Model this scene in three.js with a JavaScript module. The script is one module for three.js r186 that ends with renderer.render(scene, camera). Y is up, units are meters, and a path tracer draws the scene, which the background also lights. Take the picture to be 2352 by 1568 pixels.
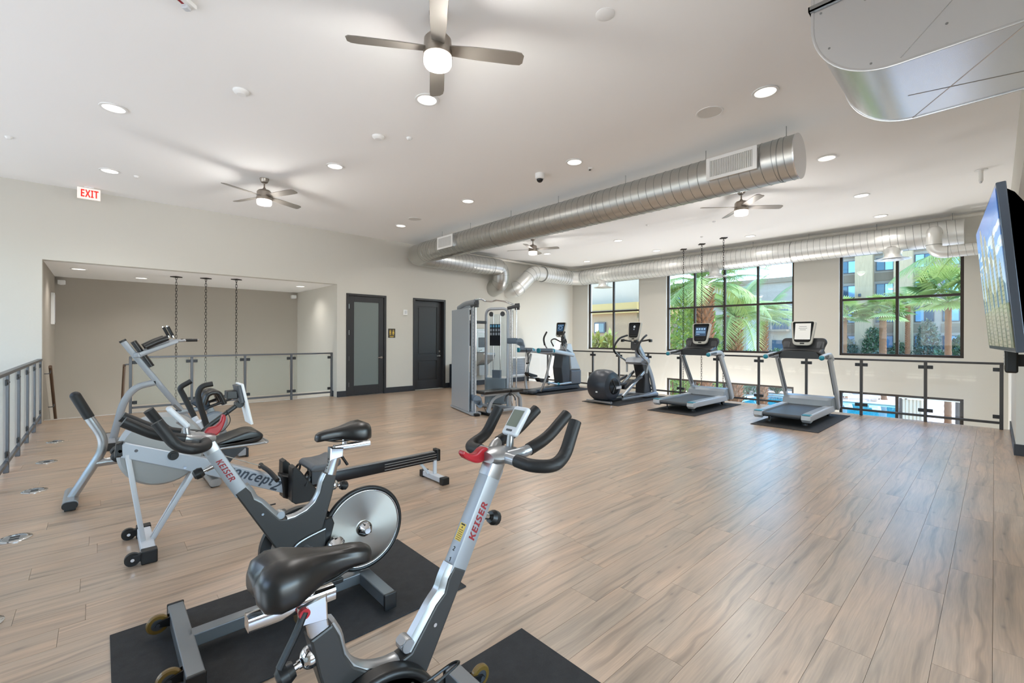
import * as THREE from 'three';
import { RoundedBoxGeometry } from 'three/addons/geometries/RoundedBoxGeometry.js';
import { mergeGeometries, toCreasedNormals } from 'three/addons/utils/BufferGeometryUtils.js';
import { TextGeometry } from 'three/addons/geometries/TextGeometry.js';
import { FontLoader } from 'three/addons/loaders/FontLoader.js';
import { RectAreaLightUniformsLib } from 'three/addons/lights/RectAreaLightUniformsLib.js';
import { Sky } from 'three/addons/objects/Sky.js';

// ---------------------------------------------------------------- camera, sky, sun, exposure
const scene = new THREE.Scene();
const F = 1025.13, YAW = 0.7462;
const camera = new THREE.PerspectiveCamera(2 * Math.atan(784 / F) * 180 / Math.PI, 1.5, 0.05, 600);
camera.position.set(0, 1.44, 0);
camera.rotation.set(0, -YAW, 0.0032, 'YXZ');
camera.setViewOffset(2352, 1568, 0, 8.24, 2352, 1568);
scene.add(camera);
const renderer = new THREE.WebGLRenderer({ antialias: true });
renderer.toneMapping = THREE.LinearToneMapping;
renderer.toneMappingExposure = 1.17;
renderer.shadowMap.enabled = true;
RectAreaLightUniformsLib.init();

const SUN = new THREE.Vector3(0.42, 0.78, 0.46).normalize();
const sky = new Sky();
sky.name = 'sky'; sky.userData.kind = 'structure';
sky.scale.setScalar(500);
{
  const u = sky.material.uniforms;
  u.turbidity.value = 2; u.rayleigh.value = 2.4; u.mieCoefficient.value = 0.004; u.mieDirectionalG.value = 0.75;
  u.sunPosition.value.copy(SUN);
  if (u.cloudCoverage) { u.cloudCoverage.value = 0.34; u.cloudDensity.value = 0.4; }
}
scene.add(sky);
scene.backgroundIntensity = 0.7;
const sun = new THREE.DirectionalLight(0xfff6ea, 4.8);
sun.position.copy(SUN).multiplyScalar(60); sun.castShadow = true;
Object.assign(sun.shadow.camera, { left: -70, right: 70, top: 70, bottom: -70, near: 1, far: 200 });
sun.shadow.mapSize.set(4096, 4096);
scene.add(sun, sun.target);
// daylight entering through the west windows (out of view, behind the left balustrade) and the glazed south bay behind the camera
function dayWindow(w, h, pos, look, power, color = 0xfafaf8) {
  const l = new THREE.RectAreaLight(color, power, w, h);
  l.position.set(...pos); l.lookAt(...look); scene.add(l);
}
for (const [z0, z1] of [[-10.02, -7.92], [-6.97, -3.48], [-2.53, -0.43]]) {
  dayWindow(z1 - z0 - 0.1, 2.2, [-3.42, 2.25, (z0 + z1) / 2], [0, 2.25, (z0 + z1) / 2], 1.75);
  dayWindow(z1 - z0 - 0.1, 2.0, [-3.42, -0.95, (z0 + z1) / 2], [0, -0.95, (z0 + z1) / 2], 1.75);
}
dayWindow(5.6, 2.1, [2.2, 1.5, 3.42], [2.2, 1.5, 0], 3.0);

// ---------------------------------------------------------------- helpers
const PI = Math.PI, V = (x, y, z) => new THREE.Vector3(x, y, z), rad = (d) => d * PI / 180;
let seed = 12345;
const rnd = (a = 0, b = 1) => { seed = (seed * 1664525 + 1013904223) >>> 0; return a + (b - a) * (seed / 4294967296); };
const used = new Map();
function numbered(n) { const k = used.get(n) || 0; used.set(n, k + 1); return k ? n + '_' + String(k).padStart(3, '0') : n; }
function shadow(o) { o.traverse((m) => { if (m.isMesh) { m.castShadow = true; m.receiveShadow = true; } }); return o; }
function tag(o, label, category, group) { Object.assign(o.userData, { label, category }); if (group) o.userData.group = group; return o; }
function thing(name, label, category, pos = [0, 0, 0], turn = 0, group) {
  const o = new THREE.Group(); o.name = numbered(name); o.position.set(...pos); o.rotation.y = turn; scene.add(o);
  return tag(o, label, category, group);
}
const norm = (g) => { g = g.index ? g.toNonIndexed() : g; for (const k of Object.keys(g.attributes)) if (!['position', 'normal', 'uv'].includes(k)) g.deleteAttribute(k); if (!g.attributes.uv) g.setAttribute('uv', new THREE.BufferAttribute(new Float32Array(g.attributes.position.count * 2), 2)); return g; };
const merge = (list) => { list = list.flat(9).filter(Boolean); return list.length === 1 ? list[0] : mergeGeometries(list.map(norm)); };
function part(parent, name, geo, mat, label) {
  const m = new THREE.Mesh(Array.isArray(geo) ? merge(geo) : geo, mat);
  m.name = name; m.castShadow = m.receiveShadow = true; parent.add(m);
  if (label) m.userData.label = label;
  return m;
}
function single(name, geo, mat, label, category, group, pos, turn = 0) {
  const m = part(scene, numbered(name), geo, mat); if (pos) m.position.set(...pos); m.rotation.y = turn;
  return tag(m, label, category, group);
}
function struct(name, geo, mat, label) {
  const m = part(scene, numbered(name), geo, mat); m.userData.kind = 'structure'; if (label) m.userData.label = label; return m;
}
function structGroup(name, label) { const g = new THREE.Group(); g.name = numbered(name); g.userData.kind = 'structure'; if (label) g.userData.label = label; scene.add(g); return g; }
function copyOf(o, label, pos, turn, group) {
  const c = o.clone(); c.userData = { ...o.userData, label }; if (group) c.userData.group = group;
  c.name = numbered(o.name.replace(/_\d{3}$/, '')); if (pos) c.position.set(...pos); if (turn !== undefined) c.rotation.y = turn; scene.add(c); return c;
}
const mv = (g, x = 0, y = 0, z = 0) => g.translate(x, y, z);
const rot = (g, x = 0, y = 0, z = 0) => { if (x) g.rotateX(x); if (y) g.rotateY(y); if (z) g.rotateZ(z); return g; };
function box(w, h, d, x = 0, y = 0, z = 0, r = 0.003) {
  r = Math.min(r, w / 2.01, h / 2.01, d / 2.01);
  return mv(r > 0.0004 ? new RoundedBoxGeometry(w, h, d, r > 0.012 ? 3 : 1, r) : new THREE.BoxGeometry(w, h, d), x, y, z);
}
const slab = (x0, x1, y0, y1, z0, z1, r = 0) => box(x1 - x0, y1 - y0, z1 - z0, (x0 + x1) / 2, (y0 + y1) / 2, (z0 + z1) / 2, r);
function cyl(p, q, r1, r2 = r1, seg = 16) {
  p = V(...p); q = V(...q); const d = q.clone().sub(p), g = new THREE.CylinderGeometry(r2, r1, d.length(), seg);
  g.applyQuaternion(new THREE.Quaternion().setFromUnitVectors(V(0, 1, 0), d.clone().normalize()));
  const m = p.add(q).multiplyScalar(0.5); return mv(g, m.x, m.y, m.z);
}
const sph = (r, x = 0, y = 0, z = 0, s = [1, 1, 1], n = 16) => mv(new THREE.SphereGeometry(r, n, Math.ceil(n * 0.7)).scale(...s), x, y, z);
const circle = (r, n = 12) => Array.from({ length: n }, (_, i) => [r * Math.cos(i / n * 2 * PI), r * Math.sin(i / n * 2 * PI)]);
function rrect(w, h, r = 0.006, n = 2) {
  const p = []; r = Math.min(r, w / 2.01, h / 2.01);
  for (const [sx, sy, a] of [[1, 1, 0], [-1, 1, 1], [-1, -1, 2], [1, -1, 3]])
    for (let i = 0; i <= n; i++) { const t = (a + i / n) * PI / 2; p.push([sx * (w / 2 - r) + r * Math.cos(t), sy * (h / 2 - r) + r * Math.sin(t)]); }
  return p;
}
const crease = (g, a = 0.6) => toCreasedNormals(norm(g), a);
// rounds the corners of a list of points
function fillet(pts, bend, n = 6) {
  pts = pts.map((p) => (p.isVector3 ? p.clone() : V(...p))); const out = [pts[0]];
  for (let i = 1; i < pts.length - 1; i++) {
    const a = pts[i - 1], b = pts[i], c = pts[i + 1], d1 = a.clone().sub(b), d2 = c.clone().sub(b), k = Math.min(bend, d1.length() * 0.49, d2.length() * 0.49);
    const s = b.clone().addScaledVector(d1.normalize(), k), e = b.clone().addScaledVector(d2.normalize(), k);
    for (let j = 0; j <= n; j++) { const t = j / n; out.push(s.clone().multiplyScalar((1 - t) * (1 - t)).addScaledVector(b, 2 * t * (1 - t)).addScaledVector(e, t * t)); }
  }
  out.push(pts[pts.length - 1]); return out;
}
// sweeps a closed 2D profile [[across, up]...] along points; up0 is where the profile's second axis points at the start; scale(t) shapes it
function sweep(points, profile, { up = [0, 1, 0], caps = true, scale, angle = 0.6 } = {}) {
  const P = points.map((p) => (p.isVector3 ? p : V(...p))), n = P.length, m = profile.length, pos = [], uv = [], idx = [];
  let t0 = P[1].clone().sub(P[0]).normalize(), u = V(...up); u.addScaledVector(t0, -u.dot(t0));
  if (u.lengthSq() < 1e-4) { u = V(1, 0, 0); u.addScaledVector(t0, -u.dot(t0)); if (u.lengthSq() < 1e-4) u = V(0, 0, 1); }
  u.normalize(); let len = 0;
  for (let i = 0; i < n; i++) {
    const t = (i === 0 ? P[1].clone().sub(P[0]) : i === n - 1 ? P[n - 1].clone().sub(P[n - 2]) : P[i + 1].clone().sub(P[i]).normalize().add(P[i].clone().sub(P[i - 1]).normalize())).normalize();
    u.applyQuaternion(new THREE.Quaternion().setFromUnitVectors(t0, t)); u.addScaledVector(t, -u.dot(t)).normalize(); t0 = t;
    const side = u.clone().cross(t).negate(), s = scale ? [].concat(scale(i / (n - 1), i)) : [1, 1]; if (i) len += P[i].distanceTo(P[i - 1]);
    for (let j = 0; j < m; j++) { const [a, b] = profile[j], q = P[i].clone().addScaledVector(side, a * s[0]).addScaledVector(u, b * (s[1] ?? s[0])); pos.push(q.x, q.y, q.z); uv.push(j / m, len); }
  }
  for (let i = 0; i < n - 1; i++) for (let j = 0; j < m; j++) { const a = i * m + j, b = i * m + (j + 1) % m, c = a + m, d = b + m; idx.push(a, b, c, b, d, c); }
  if (caps) for (const i of [0, n - 1]) {
    const c = pos.length / 3, p = P[i]; pos.push(p.x, p.y, p.z); uv.push(0, 0);
    for (let j = 0; j < m; j++) { const a = i * m + j, b = i * m + (j + 1) % m; i ? idx.push(a, b, c) : idx.push(b, a, c); }
  }
  const g = new THREE.BufferGeometry(); g.setAttribute('position', new THREE.Float32BufferAttribute(pos, 3)); g.setAttribute('uv', new THREE.Float32BufferAttribute(uv, 2)); g.setIndex(idx);
  return crease(g, angle);
}
const pipe = (pts, r, bend = 0.1, seg = 12, o = {}) => sweep(bend ? fillet(pts, bend) : pts, circle(r, seg), o);
const bar = (pts, w, h, bend = 0, o = {}) => sweep(bend ? fillet(pts, bend) : pts, rrect(w, h, o.r ?? 0.008), o);
// a smooth curve through points
const curve = (pts, n = 24) => new THREE.CatmullRomCurve3(pts.map((p) => V(...p)), false, 'centripetal').getPoints(n);
// rings of equal length joined to a closed skin
function loft(rings, { caps = true, angle = 0.7 } = {}) {
  const m = rings[0].length, n = rings.length, pos = [], uv = [], idx = [];
  rings.forEach((r, i) => r.forEach((p, j) => { pos.push(p[0], p[1], p[2]); uv.push(j / m, i / (n - 1)); }));
  for (let i = 0; i < n - 1; i++) for (let j = 0; j < m; j++) { const a = i * m + j, b = i * m + (j + 1) % m, c = a + m, d = b + m; idx.push(a, b, c, b, d, c); }
  if (caps) for (const i of [0, n - 1]) {
    const c = pos.length / 3, q = [0, 1, 2].map((k) => rings[i].reduce((s, p) => s + p[k], 0) / m); pos.push(...q); uv.push(0, 0);
    for (let j = 0; j < m; j++) { const a = i * m + j, b = i * m + (j + 1) % m; i ? idx.push(a, b, c) : idx.push(b, a, c); }
  }
  const g = new THREE.BufferGeometry(); g.setAttribute('position', new THREE.Float32BufferAttribute(pos, 3)); g.setAttribute('uv', new THREE.Float32BufferAttribute(uv, 2)); g.setIndex(idx);
  return crease(g, angle);
}
function shape2(pts, smooth) {
  const s = new THREE.Shape();
  if (smooth) { s.setFromPoints(new THREE.CatmullRomCurve3(pts.map((p) => V(p[0], p[1], 0)), true, 'catmullrom', 0.4).getPoints(pts.length * 5).map((p) => new THREE.Vector2(p.x, p.y))); } else s.setFromPoints(pts.map((p) => new THREE.Vector2(...p)));
  return s;
}
// a profile in the x-y plane given thickness along z, centred on z = 0
function ext(pts, depth, { bevel = 0.004, holes = [], smooth = false, seg = 1, curveSegments = 8 } = {}) {
  const s = pts instanceof THREE.Shape ? pts : shape2(pts, smooth); for (const h of holes) s.holes.push(shape2(h));
  const g = new THREE.ExtrudeGeometry(s, { depth: depth - 2 * bevel, bevelEnabled: bevel > 0, bevelSize: bevel, bevelThickness: bevel, bevelOffset: -bevel, bevelSegments: seg, curveSegments });
  return mv(crease(g, 0.3), 0, 0, -(depth - 2 * bevel) / 2);
}
const lathe = (pts, seg = 32, a = 0.5) => crease(new THREE.LatheGeometry(pts.map((p) => new THREE.Vector2(...p)), seg), a);
const rectPts = (x0, x1, y0, y1) => [[x0, y0], [x1, y0], [x1, y1], [x0, y1]];
const loader = new FontLoader();
const fontBold = await loader.loadAsync('fonts/droid/droid_sans_bold.typeface.json');
function text(str, size, depth = 0.001, { slant = 0, width = 1 } = {}) {   // centred on the origin in the x-y plane, front at +z
  const g = new TextGeometry(str, { font: fontBold, size, depth, curveSegments: 4, bevelEnabled: false });
  g.computeBoundingBox(); const b = g.boundingBox; mv(g, -(b.min.x + b.max.x) / 2, -(b.min.y + b.max.y) / 2, 0);
  g.scale(width, 1, 1); if (slant) g.applyMatrix4(new THREE.Matrix4().makeShear(0, 0, slant, 0, 0, 0)); return norm(g);
}
// photo pixel to a point on a level, or on a wall
const cT = Math.cos(YAW), sT = Math.sin(YAW);
function ray(u, v) { let a = u - 1176, b = v - 775.76; const r = 0.0032;[a, b] = [(a + b * r) / F, (b - a * r) / F]; return V(sT + a * cT, -b, -cT + a * sT); }
const onY = (u, v, y = 0) => { const d = ray(u, v); return d.multiplyScalar((y - 1.44) / d.y).add(V(0, 1.44, 0)); };
const onX = (u, v, x) => { const d = ray(u, v); return d.multiplyScalar(x / d.x).add(V(0, 1.44, 0)); };
const onZ = (u, v, z) => { const d = ray(u, v); return d.multiplyScalar(z / d.z).add(V(0, 1.44, 0)); };

// ---------------------------------------------------------------- textures
function hash(x, y, s) { let h = (x * 374761393 + y * 668265263 + s * 974634777) | 0; h = Math.imul(h ^ (h >>> 13), 1274126177); return ((h ^ (h >>> 16)) >>> 0) / 4294967296; }
function vnoise(x, y, s, px = 1e9, py = 1e9) {
  const ix = Math.floor(x), iy = Math.floor(y), fx = x - ix, fy = y - iy, u = fx * fx * (3 - 2 * fx), w = fy * fy * (3 - 2 * fy), m = (a, b) => hash(((a % px) + px) % px, ((b % py) + py) % py, s);
  return (m(ix, iy) * (1 - u) + m(ix + 1, iy) * u) * (1 - w) + (m(ix, iy + 1) * (1 - u) + m(ix + 1, iy + 1) * u) * w;
}
function fbm(x, y, s, o = 4, px, py) { let r = 0, a = 0.5, t = 0; for (let i = 0; i < o; i++) { r += a * vnoise(x, y, s + i, px, py); t += a; x *= 2; y *= 2; a *= 0.5; if (px) { px *= 2; py *= 2; } } return r / t; }
function tex(w, h, fn, { srgb = true, repeat } = {}) {
  const d = new Uint8Array(w * h * 4);
  for (let y = 0; y < h; y++) for (let x = 0; x < w; x++) { const c = fn(x / w, y / h, x, y), k = (y * w + x) * 4; if (typeof c === 'number') d[k] = d[k + 1] = d[k + 2] = Math.max(0, Math.min(255, c * 255)); else { d[k] = Math.max(0, Math.min(255, c[0] * 255)); d[k + 1] = Math.max(0, Math.min(255, c[1] * 255)); d[k + 2] = Math.max(0, Math.min(255, c[2] * 255)); } d[k + 3] = 255; }
  const t = new THREE.DataTexture(d, w, h); t.wrapS = t.wrapT = THREE.RepeatWrapping; t.magFilter = THREE.LinearFilter; t.minFilter = THREE.LinearMipmapLinearFilter; t.generateMipmaps = true; t.needsUpdate = true;
  if (srgb) t.colorSpace = THREE.SRGBColorSpace; if (repeat) t.repeat.set(...repeat); return t;
}
function canvasTex(w, h, draw) {
  const c = document.createElement('canvas'); c.width = w; c.height = h; draw(c.getContext('2d'), w, h);
  const t = new THREE.CanvasTexture(c); t.colorSpace = THREE.SRGBColorSpace; return t;
}
const mat = (color, roughness = 0.6, metalness = 0, o = {}) => new THREE.MeshStandardMaterial({ color, roughness, metalness, ...o });
const phys = (color, roughness, metalness, o) => new THREE.MeshPhysicalMaterial({ color, roughness, metalness, ...o });
// 16 oak-look vinyl planks, one below the other
const plankTex = tex(2048, 2048, (u, v) => {
  const k = Math.floor(v * 16), fv = v * 16 - k, x = u * 1.22, y = fv * 0.184, s = 40 + k * 7;
  const warp = fbm(x * 2.2, y * 9, s + 3, 3) - 0.5, tone = hash(k, 3, 1) - 0.5, warm = hash(k, 9, 2) - 0.5;
  const broad = fbm(x * 1.4 + k * 9, (y + warp * 0.06) * 26, s, 3), fine = fbm(x * 9, (y + warp * 0.02) * 260, s + 11, 2), pore = vnoise(x * 34, y * 900, s + 17);
  const patch = fbm(x * 2.6 + 3, y * 7, s + 23, 3), streak = Math.max(0, fbm(x * 1.1, (y + warp * 0.08) * 44, s + 31, 2) - 0.58) * 2.2;
  let dark = streak * 0.5 + Math.max(0, pore - 0.8) * 0.28;
  for (let j = 0; j < 2; j++) { const kx = hash(k, j, 51) * 1.22, ky = (0.15 + 0.7 * hash(k, j, 52)) * 0.184, dx = (x - kx) / 0.018, dy = (y - ky) / 0.006, q = dx * dx + dy * dy; if (hash(k, j, 53) > 0.45) dark += 0.32 * Math.exp(-q) + 0.1 * Math.exp(-q * 0.16); }
  const l = 0.635 + tone * 0.022 + (broad - 0.5) * 0.13 + (fine - 0.5) * 0.09 + (patch - 0.5) * 0.07 - dark * 0.34, w = 1 + warm * 0.04 + (patch - 0.5) * 0.12;
  return [l * 1.06 * (w * 0.5 + 0.5), l * 0.912, l * (0.772 - (w - 1) * 0.3)];
});
const scuff = tex(512, 512, (u, v) => 0.35 + 0.35 * fbm(u * 8, v * 8, 5, 4, 8, 8), { srgb: false });
const wallBump = tex(256, 256, (u, v) => fbm(u * 40, v * 40, 7, 2, 40, 40), { srgb: false });
const speck = tex(512, 512, (u, v, x, y) => { const n = fbm(u * 16, v * 16, 4, 3, 16, 16), s = hash(x, y, 8) > 0.992 ? 0.16 : 0; const l = 0.115 + 0.05 * n + s + 0.03 * hash(x, y, 3); return [l, l, l * 1.02]; });
const brushed = tex(512, 64, (u, v) => { const n = fbm(u * 90, v * 2, 4, 2, 90, 2); return 0.55 + 0.45 * n; }, { srgb: false });
const stucco = tex(512, 512, (u, v, x, y) => { const n = fbm(u * 30, v * 30, 6, 3, 30, 30); return 0.9 + 0.1 * n - 0.05 * hash(x, y, 4); });
const M = {
  plank: phys(0xffffff, 0.3, 0, { map: plankTex, ior: 2.0 }),
  joint: mat(0x6e5b4a, 0.9),
  wall: mat(0xcac7be, 0.85, 0, { bumpMap: wallBump, bumpScale: 0.0006 }),
  taupe: mat(0xa8a196, 0.85, 0, { bumpMap: wallBump, bumpScale: 0.0006 }),
  ceiling: mat(0xf3f2f0, 0.9, 0),
  base: mat(0x2c2e33, 0.45),
  doorBlack: mat(0x2a2a2c, 0.42),
  frosted: phys(0x7b8482, 0.5, 0, { transmission: 0.2, thickness: 0 }),
  glass: phys(0xffffff, 0.02, 0, { transmission: 1, thickness: 0, ior: 1.5 }),
  railGlass: phys(0xffffff, 0.03, 0, { transmission: 1, thickness: 0, ior: 1.52 }),
  milkGlass: phys(0xe9f1f0, 0.42, 0, { transmission: 0.97, thickness: 0, ior: 1.5 }),
  bronze: mat(0x352d27, 0.5, 0.3),
  railMetal: mat(0x66686c, 0.4, 0.55),
  railDark: mat(0x4c4b4b, 0.42, 0.5),
  clamp: mat(0x3a3c3f, 0.4, 0.5),
  rubber: mat(0x1c1c1e, 0.75),
  blackPlastic: mat(0x101112, 0.38),
  softBlack: mat(0x121213, 0.55),
  leather: phys(0x0e0d0d, 0.34, 0, { clearcoat: 0.25, clearcoatRoughness: 0.3 }),
  charcoal: mat(0x4a4c4f, 0.42, 0.35),
  silver: mat(0xa6a8aa, 0.33, 0.85),
  silverPaint: mat(0x96999d, 0.42, 0.4),
  greyPlastic: mat(0x8b9197, 0.45, 0.1),
  lightGrey: mat(0xc9ccd0, 0.4, 0.05),
  white: mat(0xe8e8e6, 0.45),
  chrome: mat(0xd9dadc, 0.08, 1),
  nickel: mat(0xa39b92, 0.3, 1),
  nickelBlade: mat(0x8f8982, 0.42, 0.55),
  galv: mat(0xbdbdb9, 0.34, 0.95), galvLight: mat(0xe4e4e1, 0.4, 0.7),
  galvFlat: mat(0xdcdee0, 0.27, 0.95),
  seam: mat(0x9b9d9c, 0.45, 1),
  mat: mat(0xffffff, 0.85, 0, { map: speck }),
  red: mat(0xa01722, 0.3),
  redText: mat(0x86141d, 0.5),
  exitRed: mat(0xd8281f, 0.5, 0, { emissive: 0xff2a1a, emissiveIntensity: 0.35 }),
  yellow: mat(0xd9b84a, 0.5),
  teal: mat(0x1d7f93, 0.4),
  glow: mat(0xffffff, 0.5, 0, { emissive: 0xfff8ec, emissiveIntensity: 1.6 }),
  lampGlow: mat(0xffffff, 0.4, 0, { emissive: 0xfffaf2, emissiveIntensity: 1.7 }),
  dark: mat(0x0c0c0d, 0.6),
  screen: mat(0x101418, 0.12),
  paper: mat(0xf2f2ef, 0.7),
};
M.glassClear = M.glass;

// ---------------------------------------------------------------- the room
const H = 3.97, ZN = -10.73, XE = 13.0, XW = -3.5, LOW = -3.9, ZS = 0.18;
const WIN_Z = [[-10.02, -7.92, 2], [-6.97, -3.48, 4], [-2.53, -0.43, 2]];
const hole = (a, b, c, d) => [[a, c], [a, d], [b, d], [b, c]];
{ // north wall, with the stair alcove and two doors cut out
  const g = ext(rectPts(XW - 0.2, XE + 0.25, LOW, H), 0.2, { bevel: 0, holes: [hole(-0.7, 4.19, -2.9, 2.72), hole(4.47, 5.41, 0, 2.47), hole(6.31, 7.25, 0, 2.47)] });
  struct('wall_north', mv(g, 0, 0, ZN - 0.1), M.wall);
}
{ // east wall above and below the mezzanine floor, six window openings
  const holes = []; for (const [a, b] of WIN_Z) holes.push(hole(-b, -a, 1.05, 3.45), hole(-b, -a, -3.1, 0.21));
  const g = ext(rectPts(-3.7, 10.93, LOW, H), 0.25, { bevel: 0, holes }); g.rotateY(PI / 2); struct('wall_east', mv(g, XE + 0.125, 0, 0), M.wall);
  const h2 = []; for (const [a, b] of WIN_Z) h2.push(hole(-b, -a, 1.05, 3.45), hole(-b, -a, -2.1, 0.21));
  const w = ext(rectPts(-3.7, 10.93, LOW, H), 0.25, { bevel: 0, holes: h2 }); w.rotateY(PI / 2); struct('wall_west', mv(w, XW - 0.125, 0, 0), M.wall);
}
// south side: header beam, pier carrying the television, block beside the balustrade, glazed end wall
struct('wall_south', slab(XW, 13.0, 3.1, H, ZS, ZS + 0.22), M.wall); struct('wall_south_east', slab(8.38, 13.0, LOW, 3.1, ZS, 3.7), M.wall); struct('wall_pier', slab(3.1, 4.9, 0, 3.1, 0.52, 0.68), M.wall);
{
  const g = ext(rectPts(XW - 0.2, 8.38, LOW, 3.3), 0.2, { bevel: 0, holes: [hole(-0.6, 5.0, 0.45, 2.55)] }); struct('wall_south_end', mv(g, 0, 0, 3.6), M.wall);
}
struct('ceiling', [slab(XW - 0.2, XE + 0.25, H, H + 0.25, ZN - 0.2, 3.7), slab(XW, 8.38, 3.1, 3.3, ZS + 0.22, 3.5)], M.ceiling);
struct('floor_lower', slab(XW - 0.2, XE + 0.25, LOW - 0.2, LOW, -13.9, 3.7), mat(0x8d8374, 0.6));
// stair alcove
struct('wall_alcove_back', slab(-0.9, 4.39, LOW, 2.92, -13.85, -13.65), M.taupe, 'taupe rear wall of the stair alcove');
struct('wall_alcove_left', slab(-0.9, -0.7, LOW, 2.92, -13.65, ZN - 0.2), M.taupe);
struct('wall_alcove_right', slab(4.19, 4.39, LOW, 2.92, -13.65, ZN - 0.2), M.wall);
struct('ceiling_alcove', slab(-0.7, 4.19, 2.72, 2.92, -13.65, ZN - 0.2), M.ceiling);
{ // stair flight going down from the landing
  const st = structGroup('stairs');
  for (let k = 0; k < 13; k++) part(st, 'step', slab(-0.69, 0.42, -0.172 * (k + 1) - 0.05, -0.172 * (k + 1), -11.12 - 0.2 * (k + 1), -11.12 - 0.2 * k, 0.003), M.joint);
}
// floor: slab and planks
const floorGroup = structGroup('floor', 'oak-look plank floor');
part(floorGroup, 'slab', [slab(-0.78, 10.68, -0.45, -0.012, ZN, 3.5), slab(-0.7, 4.19, -0.45, -0.012, -11.12, ZN)], M.joint);
part(floorGroup, 'slab_edge', [slab(10.68, 10.70, -0.45, -0.002, ZN, ZS), slab(-0.80, -0.78, -0.45, -0.002, ZN, 3.5), slab(-0.7, 4.19, -0.45, -0.002, -11.14, -11.12)], M.white);
{
  const PL = 1.22, PW = 0.184, GAP = 0.0014, all = [];
  const plankGeo = (len, k, off) => {
    const g = new THREE.BoxGeometry(len - GAP, 0.012, PW - GAP), p = g.attributes.position, uv = g.attributes.uv;
    for (let i = 0; i < p.count; i++) uv.setXY(i, (off + (p.getX(i) + len / 2)) / PL, (k + 0.02 + 0.96 * (p.getZ(i) + PW / 2) / PW) / 16);
    return g;
  };
  const full = Array.from({ length: 16 }, (_, k) => plankGeo(PL, k, 0));
  let row = 0;
  for (let z = ZS - PW / 2 + 3 * PW; z > -11.12; z -= PW, row++) {
    const x0 = z < ZN ? -0.7 : -0.78, x1 = z < ZN ? 4.19 : z > ZS ? 8.38 : 10.68;
    for (let x = x0 - hash(row, 1, 5) * PL; x < x1; x += PL) {
      const a = Math.max(x, x0), b = Math.min(x + PL, x1); if (b - a < 0.03) continue;
      const k = Math.floor(hash(row, Math.round(x * 7), 6) * 16), cx = (a + b) / 2, d = cx * sT - z * cT, lat = cx * cT + z * sT;
      const inView = d > 1.2 && Math.abs(lat / d) < 1.3;
      all.push({ a, b, z, k, off: a - x, score: inView ? d : 100 + d });
    }
  }
  all.sort((p, q) => p.score - q.score);
  const rest = [];
  all.forEach((p, i) => {
    const len = p.b - p.a, g = Math.abs(len - PL) < 1e-6 ? full[p.k] : plankGeo(len, p.k, p.off);
    if (i < 298) { const m = part(floorGroup, 'plank', g, M.plank); m.position.set((p.a + p.b) / 2, -0.006, p.z); }
    else rest.push(mv(g.clone(), (p.a + p.b) / 2, -0.006, p.z));
  });
  part(floorGroup, 'far_planks', rest, M.plank).userData.kind = 'stuff';
}
struct('wall_back_rooms', [slab(4.39, 8.4, -0.6, 3.0, -13.0, -12.8), slab(8.2, 8.4, -0.6, 3.0, -12.8, ZN - 0.2), slab(5.8, 5.9, -0.4, 2.8, -12.8, ZN - 0.2), slab(4.39, 8.2, 2.8, 3.0, -12.8, ZN - 0.2), slab(4.39, 8.2, -0.6, -0.012, -12.8, ZN - 0.2), slab(4.47, 5.41, -0.3, -0.002, ZN - 0.2, ZN), slab(6.31, 7.25, -0.3, -0.002, ZN - 0.2, ZN)], M.wall);
// baseboards
struct('baseboard_north', [slab(4.19, 4.42, 0, 0.14, ZN, ZN + 0.015, 0.002), slab(5.46, 6.26, 0, 0.14, ZN, ZN + 0.015, 0.002), slab(7.30, 10.66, 0, 0.14, ZN, ZN + 0.015, 0.002), slab(-0.78, -0.7, 0, 0.14, ZN, ZN + 0.015, 0.002)], M.base);
struct('baseboard_south', [slab(8.365, 8.38, 0, 0.14, ZS - 0.015, 3.5, 0.002), slab(8.38, 10.68, 0, 0.14, ZS - 0.015, ZS, 0.002)], M.base);
struct('baseboard_alcove', slab(4.175, 4.19, 0, 0.14, -11.12, ZN - 0.2, 0.002), M.base);

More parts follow.
